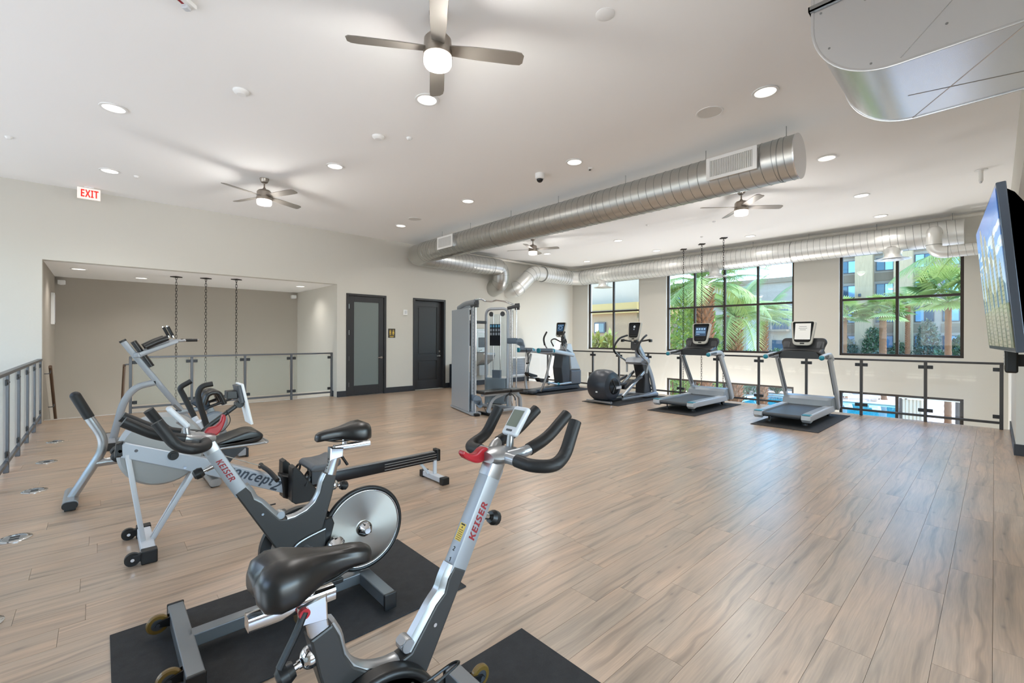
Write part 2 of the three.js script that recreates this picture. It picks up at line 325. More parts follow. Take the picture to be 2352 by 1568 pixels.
// ---------------------------------------------------------------- windows
function windowUnit(n, x, z0, z1, y0, y1, cols, transoms, dir) {
  const g = structGroup('window_' + n, 'dark bronze framed window'), t = 0.055, dx = 0.07, xc = x + dir * 0.1;
  part(g, 'frame', [slab(xc - dx / 2, xc + dx / 2, y0, y0 + t, z0, z1, 0.004), slab(xc - dx / 2, xc + dx / 2, y1 - t, y1, z0, z1, 0.004), slab(xc - dx / 2, xc + dx / 2, y0 + t, y1 - t, z0, z0 + t, 0.004), slab(xc - dx / 2, xc + dx / 2, y0 + t, y1 - t, z1 - t, z1, 0.004)], M.bronze);
  const zs = Array.from({ length: cols + 1 }, (_, i) => z0 + (z1 - z0) * i / cols), ys = [y0, ...transoms, y1];
  for (let i = 1; i < cols; i++) part(g, 'mullion', slab(xc - dx / 2, xc + dx / 2, y0 + t, y1 - t, zs[i] - t / 2, zs[i] + t / 2, 0.004), M.bronze);
  for (let j = 1; j < ys.length - 1; j++) for (let i = 0; i < cols; i++) part(g, 'transom', slab(xc - dx / 2 + 0.004, xc + dx / 2 - 0.004, ys[j] - 0.026, ys[j] + 0.026, zs[i] + (i ? t / 2 : t), zs[i + 1] - (i < cols - 1 ? t / 2 : t), 0.003), M.bronze);
  for (let j = 0; j < ys.length - 1; j++) for (let i = 0; i < cols; i++) {
    const p = part(g, 'pane', new THREE.PlaneGeometry(zs[i + 1] - zs[i] - t * 0.6, ys[j + 1] - ys[j] - 0.03), M.glass); p.rotation.y = -dir * PI / 2; p.position.set(xc, (ys[j] + ys[j + 1]) / 2, (zs[i] + zs[i + 1]) / 2);
  }
}
WIN_Z.forEach(([a, b, c], i) => {
  windowUnit(i + 1, XE, a, b, 1.05, 3.45, c, [2.37], 1);
  windowUnit(i + 4, XE, a, b, -3.1, 0.21, c, [-1.4], 1);
  windowUnit(i + 7, XW, a, b, 1.05, 3.45, c, [2.37], -1);
  windowUnit(i + 10, XW, a, b, -2.1, 0.21, c, [], -1);
});
{
  const g = structGroup('window_13', 'dark bronze framed window'); const t = 0.055, z = 3.6;
  part(g, 'frame', [slab(-0.6, 5, 0.45, 0.45 + t, z - .04, z + .04), slab(-0.6, 5, 2.55 - t, 2.55, z - .04, z + .04), slab(-0.6, -0.6 + t, 0.5, 2.5, z - .04, z + .04), slab(5 - t, 5, 0.5, 2.5, z - .04, z + .04)], M.bronze);
  for (let i = 0; i < 4; i++) { if (i) part(g, 'mullion', slab(-0.6 + 1.4 * i - t / 2, -0.6 + 1.4 * i + t / 2, 0.5, 2.5, z - .035, z + .035), M.bronze); const p = part(g, 'pane', new THREE.PlaneGeometry(1.36, 2.03), M.glass); p.position.set(-0.6 + 1.4 * (i + 0.5), 1.5, z); }
}

// ---------------------------------------------------------------- doors
function lever(parent, x, y, z, dir) {
  part(parent, 'handle', [cyl([x, y, z], [x, y, z + 0.012], 0.03, 0.03, 20), cyl([x, y, z + 0.01], [x, y, z + 0.055], 0.011, 0.011), bar([[x - dir * 0.01, y, z + 0.05], [x + dir * 0.11, y - 0.004, z + 0.05]], 0.014, 0.022)], M.nickel, 'brushed nickel lever handle');
}
{ // restroom door with frosted light
  const d = structGroup('door_1', 'black door with a tall frosted glass light');
  part(d, 'casing', [slab(4.415, 4.475, 0, 2.52, ZN - 0.11, ZN + 0.02, 0.003), slab(5.405, 5.465, 0, 2.52, ZN - 0.11, ZN + 0.02, 0.003), slab(4.475, 5.405, 2.465, 2.52, ZN - 0.11, ZN + 0.02, 0.003)], M.doorBlack);
  const z0 = ZN - 0.045, z1 = ZN - 0.002;
  part(d, 'stile', slab(4.48, 4.615, 0.01, 2.46, z0, z1, 0.003), M.doorBlack); part(d, 'stile', slab(5.265, 5.40, 0.01, 2.46, z0, z1, 0.003), M.doorBlack);
  part(d, 'rail', slab(4.615, 5.265, 0.01, 0.245, z0, z1, 0.003), M.doorBlack); part(d, 'rail', slab(4.615, 5.265, 2.325, 2.46, z0, z1, 0.003), M.doorBlack);
  part(d, 'frosted_glass', slab(4.60, 5.28, 0.24, 2.33, ZN - 0.03, ZN - 0.018), M.frosted, 'frosted grey glass');
  for (const y of [0.28, 0.92, 1.56, 2.20]) part(d, 'hinge', [cyl([4.478, y - 0.055, ZN + 0.006], [4.478, y + 0.055, ZN + 0.006], 0.009), box(0.02, 0.11, 0.006, 4.47, y, ZN + 0.0, 0.001)], M.chrome);
  lever(d, 5.335, 0.93, ZN, -1);
}
{ // two-panel closet door set back in its frame
  const d = structGroup('door_2', 'black two-panel door set back in its frame'), z1 = ZN - 0.11, z0 = z1 - 0.045;
  part(d, 'casing', [slab(6.255, 6.315, 0, 2.52, ZN - 0.2, ZN + 0.02, 0.003), slab(7.245, 7.305, 0, 2.52, ZN - 0.2, ZN + 0.02, 0.003), slab(6.315, 7.245, 2.465, 2.52, ZN - 0.2, ZN + 0.02, 0.003)], M.doorBlack);
  part(d, 'leaf', ext(rectPts(6.32, 7.24, 0.01, 2.46), 0.045, { bevel: 0.002, holes: [hole(6.46, 7.10, 0.24, 0.80), hole(6.46, 7.10, 0.96, 2.31)] }).translate(0, 0, (z0 + z1) / 2), M.doorBlack);
  for (const [a, b] of [[0.24, 0.80], [0.96, 2.31]]) part(d, 'panel', [slab(6.45, 7.11, a - 0.01, b + 0.01, z0 + 0.012, z1 - 0.02), slab(6.50, 7.06, a + 0.04, b - 0.04, z1 - 0.022, z1 - 0.008, 0.005)], M.doorBlack);
  lever(d, 7.175, 0.92, z1, -1);
  part(d, 'deadbolt', [cyl([7.175, 1.05, z1], [7.175, 1.05, z1 + 0.018], 0.028, 0.026, 20), box(0.012, 0.03, 0.012, 7.175, 1.05, z1 + 0.022)], M.nickel);
}
// wall plates beside the doors
{
  const p = onZ(899.5, 765, ZN), t = thing('restroom_sign', 'small dark square restroom sign with two pale figures beside frosted door', 'sign', [p.x, p.y, ZN]);
  part(t, 'plate', box(0.2, 0.24, 0.008, 0, 0, 0.005, 0.002), mat(0x3a3127, 0.4));
  const fig = (x, skirt) => [mv(new THREE.CircleGeometry(0.013, 14), x, 0.068, 0), skirt ? mv(new THREE.ShapeGeometry(shape2([[-0.014, 0], [-0.03, -0.065], [0.03, -0.065], [0.014, 0]])), x, 0.048, 0) : mv(new THREE.PlaneGeometry(0.036, 0.06), x, 0.018, 0), mv(new THREE.PlaneGeometry(0.012, 0.05), x - 0.009, -0.038, 0), mv(new THREE.PlaneGeometry(0.012, 0.05), x + 0.009, -0.038, 0)];
  part(t, 'pictogram', mv(merge([fig(-0.045, false), fig(0.045, true), new THREE.PlaneGeometry(0.004, 0.13)]), 0, 0.01, 0.0098), M.yellow);
  part(t, 'lettering', [mv(new THREE.PlaneGeometry(0.12, 0.014), 0, -0.085, 0.0096), mv(new THREE.PlaneGeometry(0.09, 0.006), 0, -0.104, 0.0096)], M.yellow);
  const q = onZ(930, 717.5, ZN), a = thing('fire_alarm_strobe', 'white rectangular wall strobe between the two black doors', 'alarm', [q.x, q.y, ZN]);
  part(a, 'body', box(0.115, 0.15, 0.04, 0, 0, 0.02, 0.008), M.white); part(a, 'lens', box(0.06, 0.08, 0.02, 0.005, 0.005, 0.045, 0.01), M.lightGrey);
}

// ---------------------------------------------------------------- balustrades
function clampAt(x, y, z, ax, s) { // small plate holding the glass, s is the side along the rail
  return ax === 'z' ? [box(0.028, 0.06, 0.075, x, y, z + s * 0.058, 0.003), cyl([x - 0.02, y - 0.005, z + s * 0.065], [x + 0.02, y - 0.005, z + s * 0.065], 0.009)] : [box(0.075, 0.06, 0.028, x + s * 0.058, y, z, 0.003), cyl([x + s * 0.065, y - 0.005, z - 0.02], [x + s * 0.065, y - 0.005, z + 0.02], 0.009)];
}
function balustrade(label, ax, fix, stops, glass, metal, ends = [0, 0]) {
  const t = thing('balustrade', label, 'railing'), at = (s, y) => (ax === 'z' ? [fix, y, s] : [s, y, fix]);
  const s0 = Math.min(...stops), s1 = Math.max(...stops), B = (a, b, y0, y1, w) => (ax === 'z' ? slab(fix - w / 2, fix + w / 2, y0, y1, a, b, 0.004) : slab(a, b, y0, y1, fix - w / 2, fix + w / 2, 0.004));
  part(t, 'top_rail', B(s0 - ends[0], s1 + ends[1], 1.035, 1.07, 0.06), metal);
  const P = [...stops].sort((a, b) => a - b);
  P.forEach((s, i) => {
    part(t, 'post', B(s - 0.022, s + 0.022, 0, 1.035, 0.044), metal);
    const c = [];
    if (i) for (const y of [0.955, 0.2]) c.push(clampAt(...at(s, y), ax, -1)); if (i < P.length - 1) for (const y of [0.955, 0.2]) c.push(clampAt(...at(s, y), ax, 1));
    for (const k of c) part(t, 'glass_clamp', k, M.clamp);
    if (i < P.length - 1) {
      const a = s + 0.022, b = P[i + 1] - 0.022;
      part(t, 'bottom_rail', B(a, b, 0.085, 0.125, 0.032), metal);
      const p = part(t, 'glass_panel', new THREE.PlaneGeometry(b - a - 0.04, 0.87), glass); const c2 = at((a + b) / 2, 0.585); p.position.set(...c2); if (ax === 'z') p.rotation.y = PI / 2;
    }
  });
  return t;
}
balustrade('dark balustrade with clear glass panels in front of the large windows', 'z', 10.58, Array.from({ length: 13 }, (_, i) => 0.075 - 0.893 * i).filter((z) => z > ZN), M.railGlass, M.railDark, [0.1, 0.09]);
balustrade('grey balustrade with pale glass panels along the stair opening', 'x', -11.0, [0.43, 1.372, 2.313, 3.25, 4.165], M.milkGlass, M.railMetal, [0.02, 0.02]);
balustrade('long grey balustrade of glass panels beside the row of floor outlets', 'z', -0.72, Array.from({ length: 13 }, (_, i) => -10.68 + 0.9 * i), M.milkGlass, M.railMetal, [0.03, 0.02]);
{ // sloping handrails of the stair
  const t = thing('stair_handrail', 'sloping brown wooden handrail on wall brackets beside the stair alcove corner', 'handrail');
  const a = [-0.62, 0.92, -11.05], b = [-0.62, -0.75, -13.1];
  part(t, 'rail', bar([a, b], 0.045, 0.06, 0, { r: 0.02 }), mat(0x5a4330, 0.5));
  for (const k of [0.02, 0.42, 0.85]) { const y = a[1] + (b[1] - a[1]) * k, z = a[2] + (b[2] - a[2]) * k; part(t, 'bracket', pipe([[-0.695, y - 0.09, z], [-0.62, y - 0.09, z], [-0.62, y - 0.02, z]], 0.008, 0.03, 8), M.railMetal); }
  const s = thing('stair_handrail', 'sloping brown wooden handrail fixed to the end post of the stair balustrade', 'handrail');
  part(s, 'rail', bar([[0.345, 0.90, -11.1], [0.345, -0.75, -13.1]], 0.045, 0.06, 0, { r: 0.02 }), mat(0x5a4330, 0.5));
  part(s, 'bracket', [pipe([[0.403, 0.92, -11.03], [0.36, 0.92, -11.05], [0.36, 0.9, -11.12]], 0.012, 0.03, 8)], M.railMetal);
}
// round floor outlets
for (const [z, w] of [[-8.71, 'closest to the stair handrail'], [-7.37, 'second from the stair handrail'], [-6.07, 'third from the stair handrail'], [-4.73, 'fourth from the stair handrail'], [-3.42, 'farthest from the stair handrail']]) {
  const t = thing('floor_outlet', 'round steel floor outlet cover beside the grey balustrade, ' + w, 'outlet', [-0.44, 0, z], 0, 'floor outlets along the balustrade');
  part(t, 'ring', lathe([[0.062, 0], [0.09, 0], [0.09, 0.004], [0.082, 0.008], [0.062, 0.008], [0.062, 0]], 32), M.chrome);
  part(t, 'lid', cyl([0, 0, 0], [0, 0.006, 0], 0.062, 0.062, 32), M.silver);
  for (const s of [-1, 1]) part(t, 'socket_flap', box(0.05, 0.004, 0.02, 0, 0.007, s * 0.024, 0.001), M.clamp);
}

// ---------------------------------------------------------------- ceiling fixtures
const lightRing = lathe([[0.098, 0.012], [0.1, 0], [0.122, 0.001], [0.124, 0.006], [0.12, 0.012]], 32), lightDisc = rot(new THREE.CircleGeometry(0.1, 32), PI / 2);
function downlight(x, y, z, label, group, power, angle = 68) {
  const t = thing('recessed_downlight', label, 'downlight', [x, y, z], 0, group);
  part(t, 'trim_ring', mv(lightRing.clone(), 0, -0.012, 0), M.white); part(t, 'lens', mv(lightDisc.clone(), 0, -0.006, 0), M.glow, 'glowing white lens');
  const s = new THREE.SpotLight(0xfffaf4, power, 0, rad(angle), 1, 2); s.position.set(x, y - 0.03, z); s.target.position.set(x, y - 3, z); s.castShadow = true; s.shadow.radius = 4; s.shadow.mapSize.set(512, 512);
  scene.add(s, s.target);
}
const LX = [0.11, 2.55, 5.0, 7.46, 9.85, 11.78], LZ = [-1.6, -4.1, -6.62, -9.12];
for (const [x, z, w] of [[0.11, -6.62, 'near the balustrade, on the camera side of the exit sign'], [0.11, -9.17, 'right beside the exit sign'], [2.55, -4.1, 'partly behind a blade of the large ceiling fan'], [2.55, -6.62, 'above the rowing machine between two fans'], [5, -1.6, 'next to the ceiling speaker over the open floor'], [5, -4.1, 'beside the dome camera'], [5, -6.62, 'midway along the long duct'], [5, -9.12, 'beside the far ceiling speaker and duct grille'], [7.46, -1.6, 'past the capped end of the long duct'], [9.85, -1.6, 'over the treadmill with the paper notice'], [9.85, -6.62, 'over the elliptical trainer'], [9.85, -9.12, 'over the adaptive stepper'], [7.46, -4.1, 'above the duct near the treadmill fan'], [7.46, -6.62, 'above the duct near the cable machine fan']])
  downlight(x, H, z, 'round white recessed downlight ' + w, 'downlights over the gym floor', 6.6);
for (const [z, w] of [[-1.6, 'above the two-pane window with palms'], [-4.1, 'next to the hanging chains'], [-6.62, 'past the hanging chains, above the elliptical trainer side'], [-9.12, 'in the far corner by the tan wing window']]) downlight(11.78, H, z, 'recessed downlight beside the window duct ' + w, 'downlights along the windows', 5.8);
for (const [x, z, w] of [[-0.29, -11.76, 'above the wall handrail'], [0.67, -12.61, 'between the handrails and the chains'], [3.7, -11.83, 'washing the right wall']]) downlight(x, 2.72, z, 'recessed downlight in the low alcove ceiling ' + w, 'downlights of the stair alcove', 3.2);

const fanBlade = (() => { const s = shape2([[0.10, -0.05], [0.30, -0.062], [0.60, -0.066], [0.655, -0.058], [0.68, -0.03], [0.68, 0.04], [0.66, 0.062], [0.6, 0.066], [0.3, 0.062], [0.10, 0.05]]); const g = ext(s, 0.008, { bevel: 0.002 }); g.rotateX(-PI / 2); g.rotateX(rad(-12)); return g; })();
function fan(x, z, ang, label) {
  const t = thing('ceiling_fan', label, 'ceiling fan', [x, H, z], 0, 'brushed nickel ceiling fans');
  part(t, 'canopy', lathe([[0, -0.075], [0.03, -0.075], [0.05, -0.06], [0.066, -0.02], [0.068, 0], [0, 0]], 28), M.nickel);
  part(t, 'downrod', [cyl([0, -0.17, 0], [0, -0.06, 0], 0.012), lathe([[0.012, -0.14], [0.022, -0.155], [0.03, -0.18], [0, -0.18]], 20)], M.nickel);
  part(t, 'motor_housing', lathe([[0, -0.17], [0.045, -0.175], [0.085, -0.19], [0.105, -0.215], [0.108, -0.30], [0.112, -0.304], [0.112, -0.345], [0, -0.345]], 36), M.nickel);
  for (let k = 0; k < 4; k++) { const b = part(t, 'blade', fanBlade, M.nickelBlade); b.position.y = -0.285; b.rotation.y = -rad(ang + 90 * k); }
  part(t, 'lamp_shade', lathe([[0.108, -0.345], [0.108, -0.40], [0.098, -0.418], [0, -0.424]], 36), M.lampGlow, 'glowing white drum diffuser');
  const p = new THREE.PointLight(0xfffcf8, 3.6, 0, 2); p.position.set(x, H - 0.385, z); p.castShadow = true; p.shadow.radius = 4; p.shadow.mapSize.set(512, 512); scene.add(p);
}
fan(1.93, -2.95, 32.5, 'brushed nickel four-blade ceiling fan over the exercise bikes');
fan(1.93, -7.93, 66, 'brushed nickel four-blade ceiling fan near the exit sign');
fan(8.06, -2.95, 46, 'brushed nickel four-blade ceiling fan over the treadmills');
fan(8.06, -7.95, 62, 'brushed nickel four-blade ceiling fan behind the long duct over the cable machine');

// detectors, sprinklers, speakers
function disc(name, u, v, r, d, label, cat, group, mt = M.white) { const p = onY(u, v, H); return single(name, lathe([[0, -d], [r * 0.55, -d], [r * 0.9, -d * 0.55], [r, -d * 0.2], [r, 0], [0, 0]], 28), mt, label, cat, group, [p.x, H, p.z]); }
disc('smoke_detector', 554, 209, 0.075, 0.04, 'round white smoke detector between the downlights near the exit sign', 'smoke detector', 'ceiling detectors');
disc('smoke_detector', 869, 313, 0.075, 0.04, 'round white smoke detector in mid ceiling past the large fan', 'smoke detector', 'ceiling detectors');
for (const [u, v, w] of [[940, 316, 'beside the mid-ceiling smoke detector'], [20, 314, 'out over the balustrade void'], [314, 404, 'beside the exit sign downlight'], [1487, 516, 'under the middle of the long duct'], [1640, 508, 'beside the treadmill fan'], [1612, 543, 'above the hanging chains']]) disc('fire_sprinkler', u, v, 0.035, 0.03, 'small white ceiling sprinkler ' + w, 'sprinkler', 'ceiling sprinklers');
disc('blank_cover', 1390, 33, 0.075, 0.012, 'flat round white cover plate on the ceiling beside the rectangular duct', 'cover plate');
for (const [u, v, w] of [[1630, 258, 'flat round grille of a ceiling speaker over the open floor'], [953, 503, 'flat round grille of a ceiling speaker near the duct elbow']]) {
  const p = onY(u, v, H), t = thing('ceiling_speaker', w, 'speaker', [p.x, H, p.z], 0, 'ceiling speakers');
  part(t, 'rim', lathe([[0.125, 0], [0.125, -0.005], [0.14, -0.005], [0.142, 0]], 36), M.white); part(t, 'grille', lathe([[0, -0.003], [0.125, -0.003], [0.125, 0], [0, 0]], 36), mat(0xd9d7d2, 0.8));
}
{
  const p = onY(1240, 399, H), t = thing('dome_camera', 'white dome security camera on the ceiling beside the long duct', 'security camera', [p.x, H, p.z]);
  part(t, 'housing', lathe([[0.055, -0.085], [0.07, -0.07], [0.075, 0], [0, 0]], 28), M.white); part(t, 'dome', mv(new THREE.SphereGeometry(0.05, 20, 12, 0, 2 * PI, PI / 2, PI / 2), 0, -0.085, 0), M.screen, 'dark tinted dome');
  const q = onY(1355, 387, H); const s = thing('ceiling_sensor', 'small flat white rectangular sensor on the ceiling beside the dome camera', 'sensor', [q.x, H, q.z], 0.75); part(s, 'body', box(0.11, 0.02, 0.06, 0, -0.01, 0), M.white); part(s, 'slot', box(0.05, 0.003, 0.03, 0, -0.021, 0), M.clamp);
  const r = onY(423, 0, H), a = thing('fire_alarm_strobe', 'white ceiling fire strobe with red lettering', 'alarm', [r.x, H, r.z], 0.7); part(a, 'body', box(0.13, 0.035, 0.1, 0, -0.0175, 0, 0.006), M.white); part(a, 'lens', box(0.05, 0.03, 0.05, 0.02, -0.045, 0, 0.01), M.lightGrey); part(a, 'lettering', box(0.05, 0.0015, 0.02, -0.035, -0.036, 0, 0), M.redText);
  const e = onY(2253, 390, H), d = thing('pendant_sensor', 'short white pendant stub hanging from the ceiling above the television', 'sensor', [e.x, H, e.z]); part(d, 'rose', cyl([0, -0.008, 0], [0, 0, 0], 0.075, 0.075, 24), M.white); part(d, 'stem', cyl([0, -0.17, 0], [0, -0.008, 0], 0.026, 0.026, 16), M.white); part(d, 'tip', cyl([0, -0.2, 0], [0, -0.17, 0], 0.012, 0.02, 12), M.lightGrey);
}
{ // exit sign hung below the ceiling
  const a = onZ(177, 440, -10.42), b = onZ(231, 447, -10.42), t = thing('exit_sign', 'white exit sign with red letters hanging below the ceiling', 'exit sign', [(a.x + b.x) / 2, H, -10.42]), w = b.x - a.x;
  part(t, 'canopy', box(0.12, 0.02, 0.06, 0, -0.01, 0), M.white);
  part(t, 'face_plate', box(w, 0.185, 0.045, 0, -0.118, 0, 0.006), mat(0xf0ece6, 0.5, 0, { emissive: 0xffe9e0, emissiveIntensity: 0.25 }));
  part(t, 'letters', mv(text('EXIT', 0.125, 0.002, { width: 0.62 }), 0.01, -0.118, 0.0225), M.exitRed, 'red letters EXIT');
}
for (const [u, v, w] of [[142, 649, 'white wall camera in the upper left corner of the stair alcove'], [672, 682, 'white wall camera in the upper right corner of the stair alcove']]) {
  const p = onZ(u, v, -13.65), t = thing('wall_camera', w, 'security camera', [p.x, p.y, -13.65]); part(t, 'mount', box(0.07, 0.1, 0.03, 0, 0, 0.015), M.white); part(t, 'head', [box(0.12, 0.09, 0.14, 0, 0.0, 0.09, 0.01), cyl([0, -0.02, 0.15], [0, -0.02, 0.175], 0.035, 0.03)], M.white);
}
{ // flat light niche on the alcove's left wall
  const t = thing('wall_sconce', 'narrow white wall light on the left wall of the stair alcove', 'wall light', [-0.7, 1.99, -12.6]);
  part(t, 'body', box(0.05, 0.62, 0.14, 0.025, 0, 0, 0.006), M.white); part(t, 'diffuser', box(0.01, 0.56, 0.1, 0.052, 0, 0, 0.002), M.lightGrey);
}
// chain pendants
const linkGeo = (() => { const pts = []; for (let i = 0; i < 12; i++) { const a = i / 12 * 2 * PI; pts.push(V(0.016 * Math.cos(a), Math.sin(a) * 0.017 + Math.sign(Math.sin(a)) * 0.021, 0)); } pts.push(pts[0].clone()); return sweep(pts, circle(0.0046, 5), { caps: false, up: [0, 0, 1] }); })();
function chainGeo(len) { const l = []; for (let y = 0.03, i = 0; y < len; y += 0.062, i++) { const g = linkGeo.clone(); if (i % 2) g.rotateY(PI / 2); l.push(mv(g, 0, -y, 0)); } return merge(l); }
const chainLong = chainGeo(5.6), chainShort = chainGeo(4.2);
const M_iron = mat(0x2e2a27, 0.5, 0.6);
function chain(x, y, z, g, len, power, label, group) { const t = thing('chain_pendant', label, 'chain pendant', [x, y, z], 0, group); part(t, 'ceiling_plate', box(0.15, 0.018, 0.15, 0, 0, 0).rotateY(rad(40)).translate(0, -0.009, 0), M_iron); part(t, 'hook', cyl([0, -0.03, 0], [0, -0.015, 0], 0.008), M_iron); part(t, 'chain', g, M_iron); const ly = -len - 0.2; part(t, 'globe_lamp', [sph(0.17, 0, ly, 0, [1, 1, 1], 24)], M.lampGlow, 'white glowing globe below floor level'); part(t, 'globe_cap', lathe([[0, 0.02], [0.03, 0.02], [0.08, -0.03], [0.085, -0.045], [0, -0.045]], 20).translate(0, ly + 0.2, 0), M_iron); const p = new THREE.PointLight(0xfffcf8, power, 0, 2); p.position.set(x, y + ly, z); p.castShadow = true; p.shadow.radius = 7; p.shadow.mapSize.set(512, 512); scene.add(p); }
for (const [u, v] of [[1570, 572], [1612, 560], [1662, 546]]) { const p = onY(u, v, H); chain(p.x, H, p.z, chainLong, 5.5, 17, 'dark chain hanging from a ceiling plate in front of the windows', 'pendant chains by the windows'); }
for (const [u, v] of [[405, 635], [473, 638.5], [543, 641]]) { const p = onY(u, v, 2.72); chain(p.x, 2.72, p.z, chainShort, 4.1, 4, 'dark chain hanging from the ceiling of the stair alcove', 'pendant chains of the stair alcove'); }

// ---------------------------------------------------------------- ducts
function helix(pts, r, pitch, w) { // raised seam winding round a duct
  const P = [], c = new THREE.CatmullRomCurve3(pts, false, 'chordal'), L = c.getLength(), n = Math.ceil(L / pitch * 28), a = [], tmp = pts;
  let u = V(0, 1, 0), t0 = null; const step = L / n;
  for (let i = 0; i <= n; i++) { const q = c.getPointAt(i / n), t = c.getTangentAt(i / n); if (!t0) { u.addScaledVector(t, -u.dot(t)).normalize(); } else u.applyQuaternion(new THREE.Quaternion().setFromUnitVectors(t0, t)).addScaledVector(t, -u.dot(t)).normalize(); t0 = t.clone(); const s = t.clone().cross(u), ph = i * step / pitch * 2 * PI; P.push(q.clone().addScaledVector(u, Math.cos(ph) * r).addScaledVector(s, Math.sin(ph) * r)); }
  return sweep(P, [[w, 0], [0, w], [-w, 0], [0, -w]], { caps: false, angle: 1.2 });
}
const straight = (a, b, n = 8) => Array.from({ length: n + 1 }, (_, i) => V(...a).lerp(V(...b), i / n));
const ringAt = (p, q, r, w = 0.012, d = 0.006) => { const a = V(...p), t = V(...q).sub(a).normalize(), b = a.clone().addScaledVector(t, w); return cyl(a.toArray(), b.toArray(), r + d, r + d, 40); };
{ // long duct over the floor, turning along the north wall and into it
  const R = 0.255, t = thing('spiral_duct', 'long round galvanised spiral duct crossing the gym and turning into the back wall', 'duct');
  const A = [6.0, 3.575, -1.56], B = [6.0, 3.575, -9.75], path = fillet([A, [6.0, 3.575, -10.28], [8.95, 3.58, -10.28]].map((p) => V(...p)), 0.34, 10);
  part(t, 'main_tube', sweep([V(...A), ...straight([6, 3.575, -1.6], B, 12).slice(1, -1), ...path.slice(1)], circle(R, 44)), M.galv);
  part(t, 'elbow', sweep(fillet([[8.6, 3.58, -10.28], [9.02, 3.58, -10.28], [9.1, 3.1, -10.36], [9.1, 2.98, -10.78]], 0.3, 8), circle(R + 0.004, 36)), M.galv);
  { const p = fillet([[8.6, 3.58, -10.28], [9.02, 3.58, -10.28], [9.1, 3.1, -10.36], [9.1, 2.98, -10.78]].map((q) => V(...q)), 0.3, 8); for (const i of [3, 6, 9, 12, 15]) part(t, 'joint_band', ringAt(p[i].toArray(), p[i + 1].toArray(), R, 0.008, 0.007), M.seam); }
  part(t, 'spiral_seam', [helix(straight(A, B, 4), R, 0.125, 0.0045), helix(straight([6.5, 3.578, -10.28], [8.6, 3.578, -10.28], 4), R, 0.125, 0.0045)], M.seam);
  part(t, 'end_cap', [cyl([6, 3.575, -1.548], [6, 3.575, -1.562], R + 0.004, R + 0.004, 48)], M.galvFlat);
  for (const z of [-1.72, -4.35, -6.9]) part(t, 'joint_band', ringAt([6, 3.575, z], [6, 3.575, -9], R, 0.01, 0.004), M.seam);
  for (const [x, y, z, q] of [[8.62, 3.58, -10.28, [9, 3.58, -10.28]]]) part(t, 'joint_band', ringAt([x, y, z], q, R, 0.012, 0.008), M.seam);
  for (const z of [-1.69, -2.65, -3.9, -5.28, -6.53, -7.85, -8.95]) part(t, 'hanger_rod', [cyl([6, 3.83, z], [6, H, z], 0.004, 0.004, 6), cyl([6, 3.825, z], [6, 3.85, z], 0.012, 0.012, 8)], M.seam);
  for (const zc of [-2.21, -8.4]) { // side grilles
    const g = part(t, 'supply_grille', [slab(5.70, 5.86, 3.46, 3.72, zc - 0.285, zc + 0.285, 0.004)], M.galvFlat);
    part(g, 'grille_frame', [slab(5.688, 5.70, 3.45, 3.73, zc - 0.30, zc - 0.25, 0.002), slab(5.688, 5.70, 3.45, 3.73, zc + 0.25, zc + 0.30, 0.002), slab(5.688, 5.70, 3.69, 3.73, zc - 0.25, zc + 0.25, 0.002), slab(5.688, 5.70, 3.45, 3.49, zc - 0.25, zc + 0.25, 0.002)], M.white);
    part(g, 'grille_core', slab(5.698, 5.703, 3.49, 3.69, zc - 0.25, zc + 0.25), M.galv);
    for (let k = 0; k < 24; k++) part(g, 'louvre', slab(5.689, 5.70, 3.492, 3.688, zc - 0.244 + k * 0.0209, zc - 0.237 + k * 0.0209), M.white);
  }
}
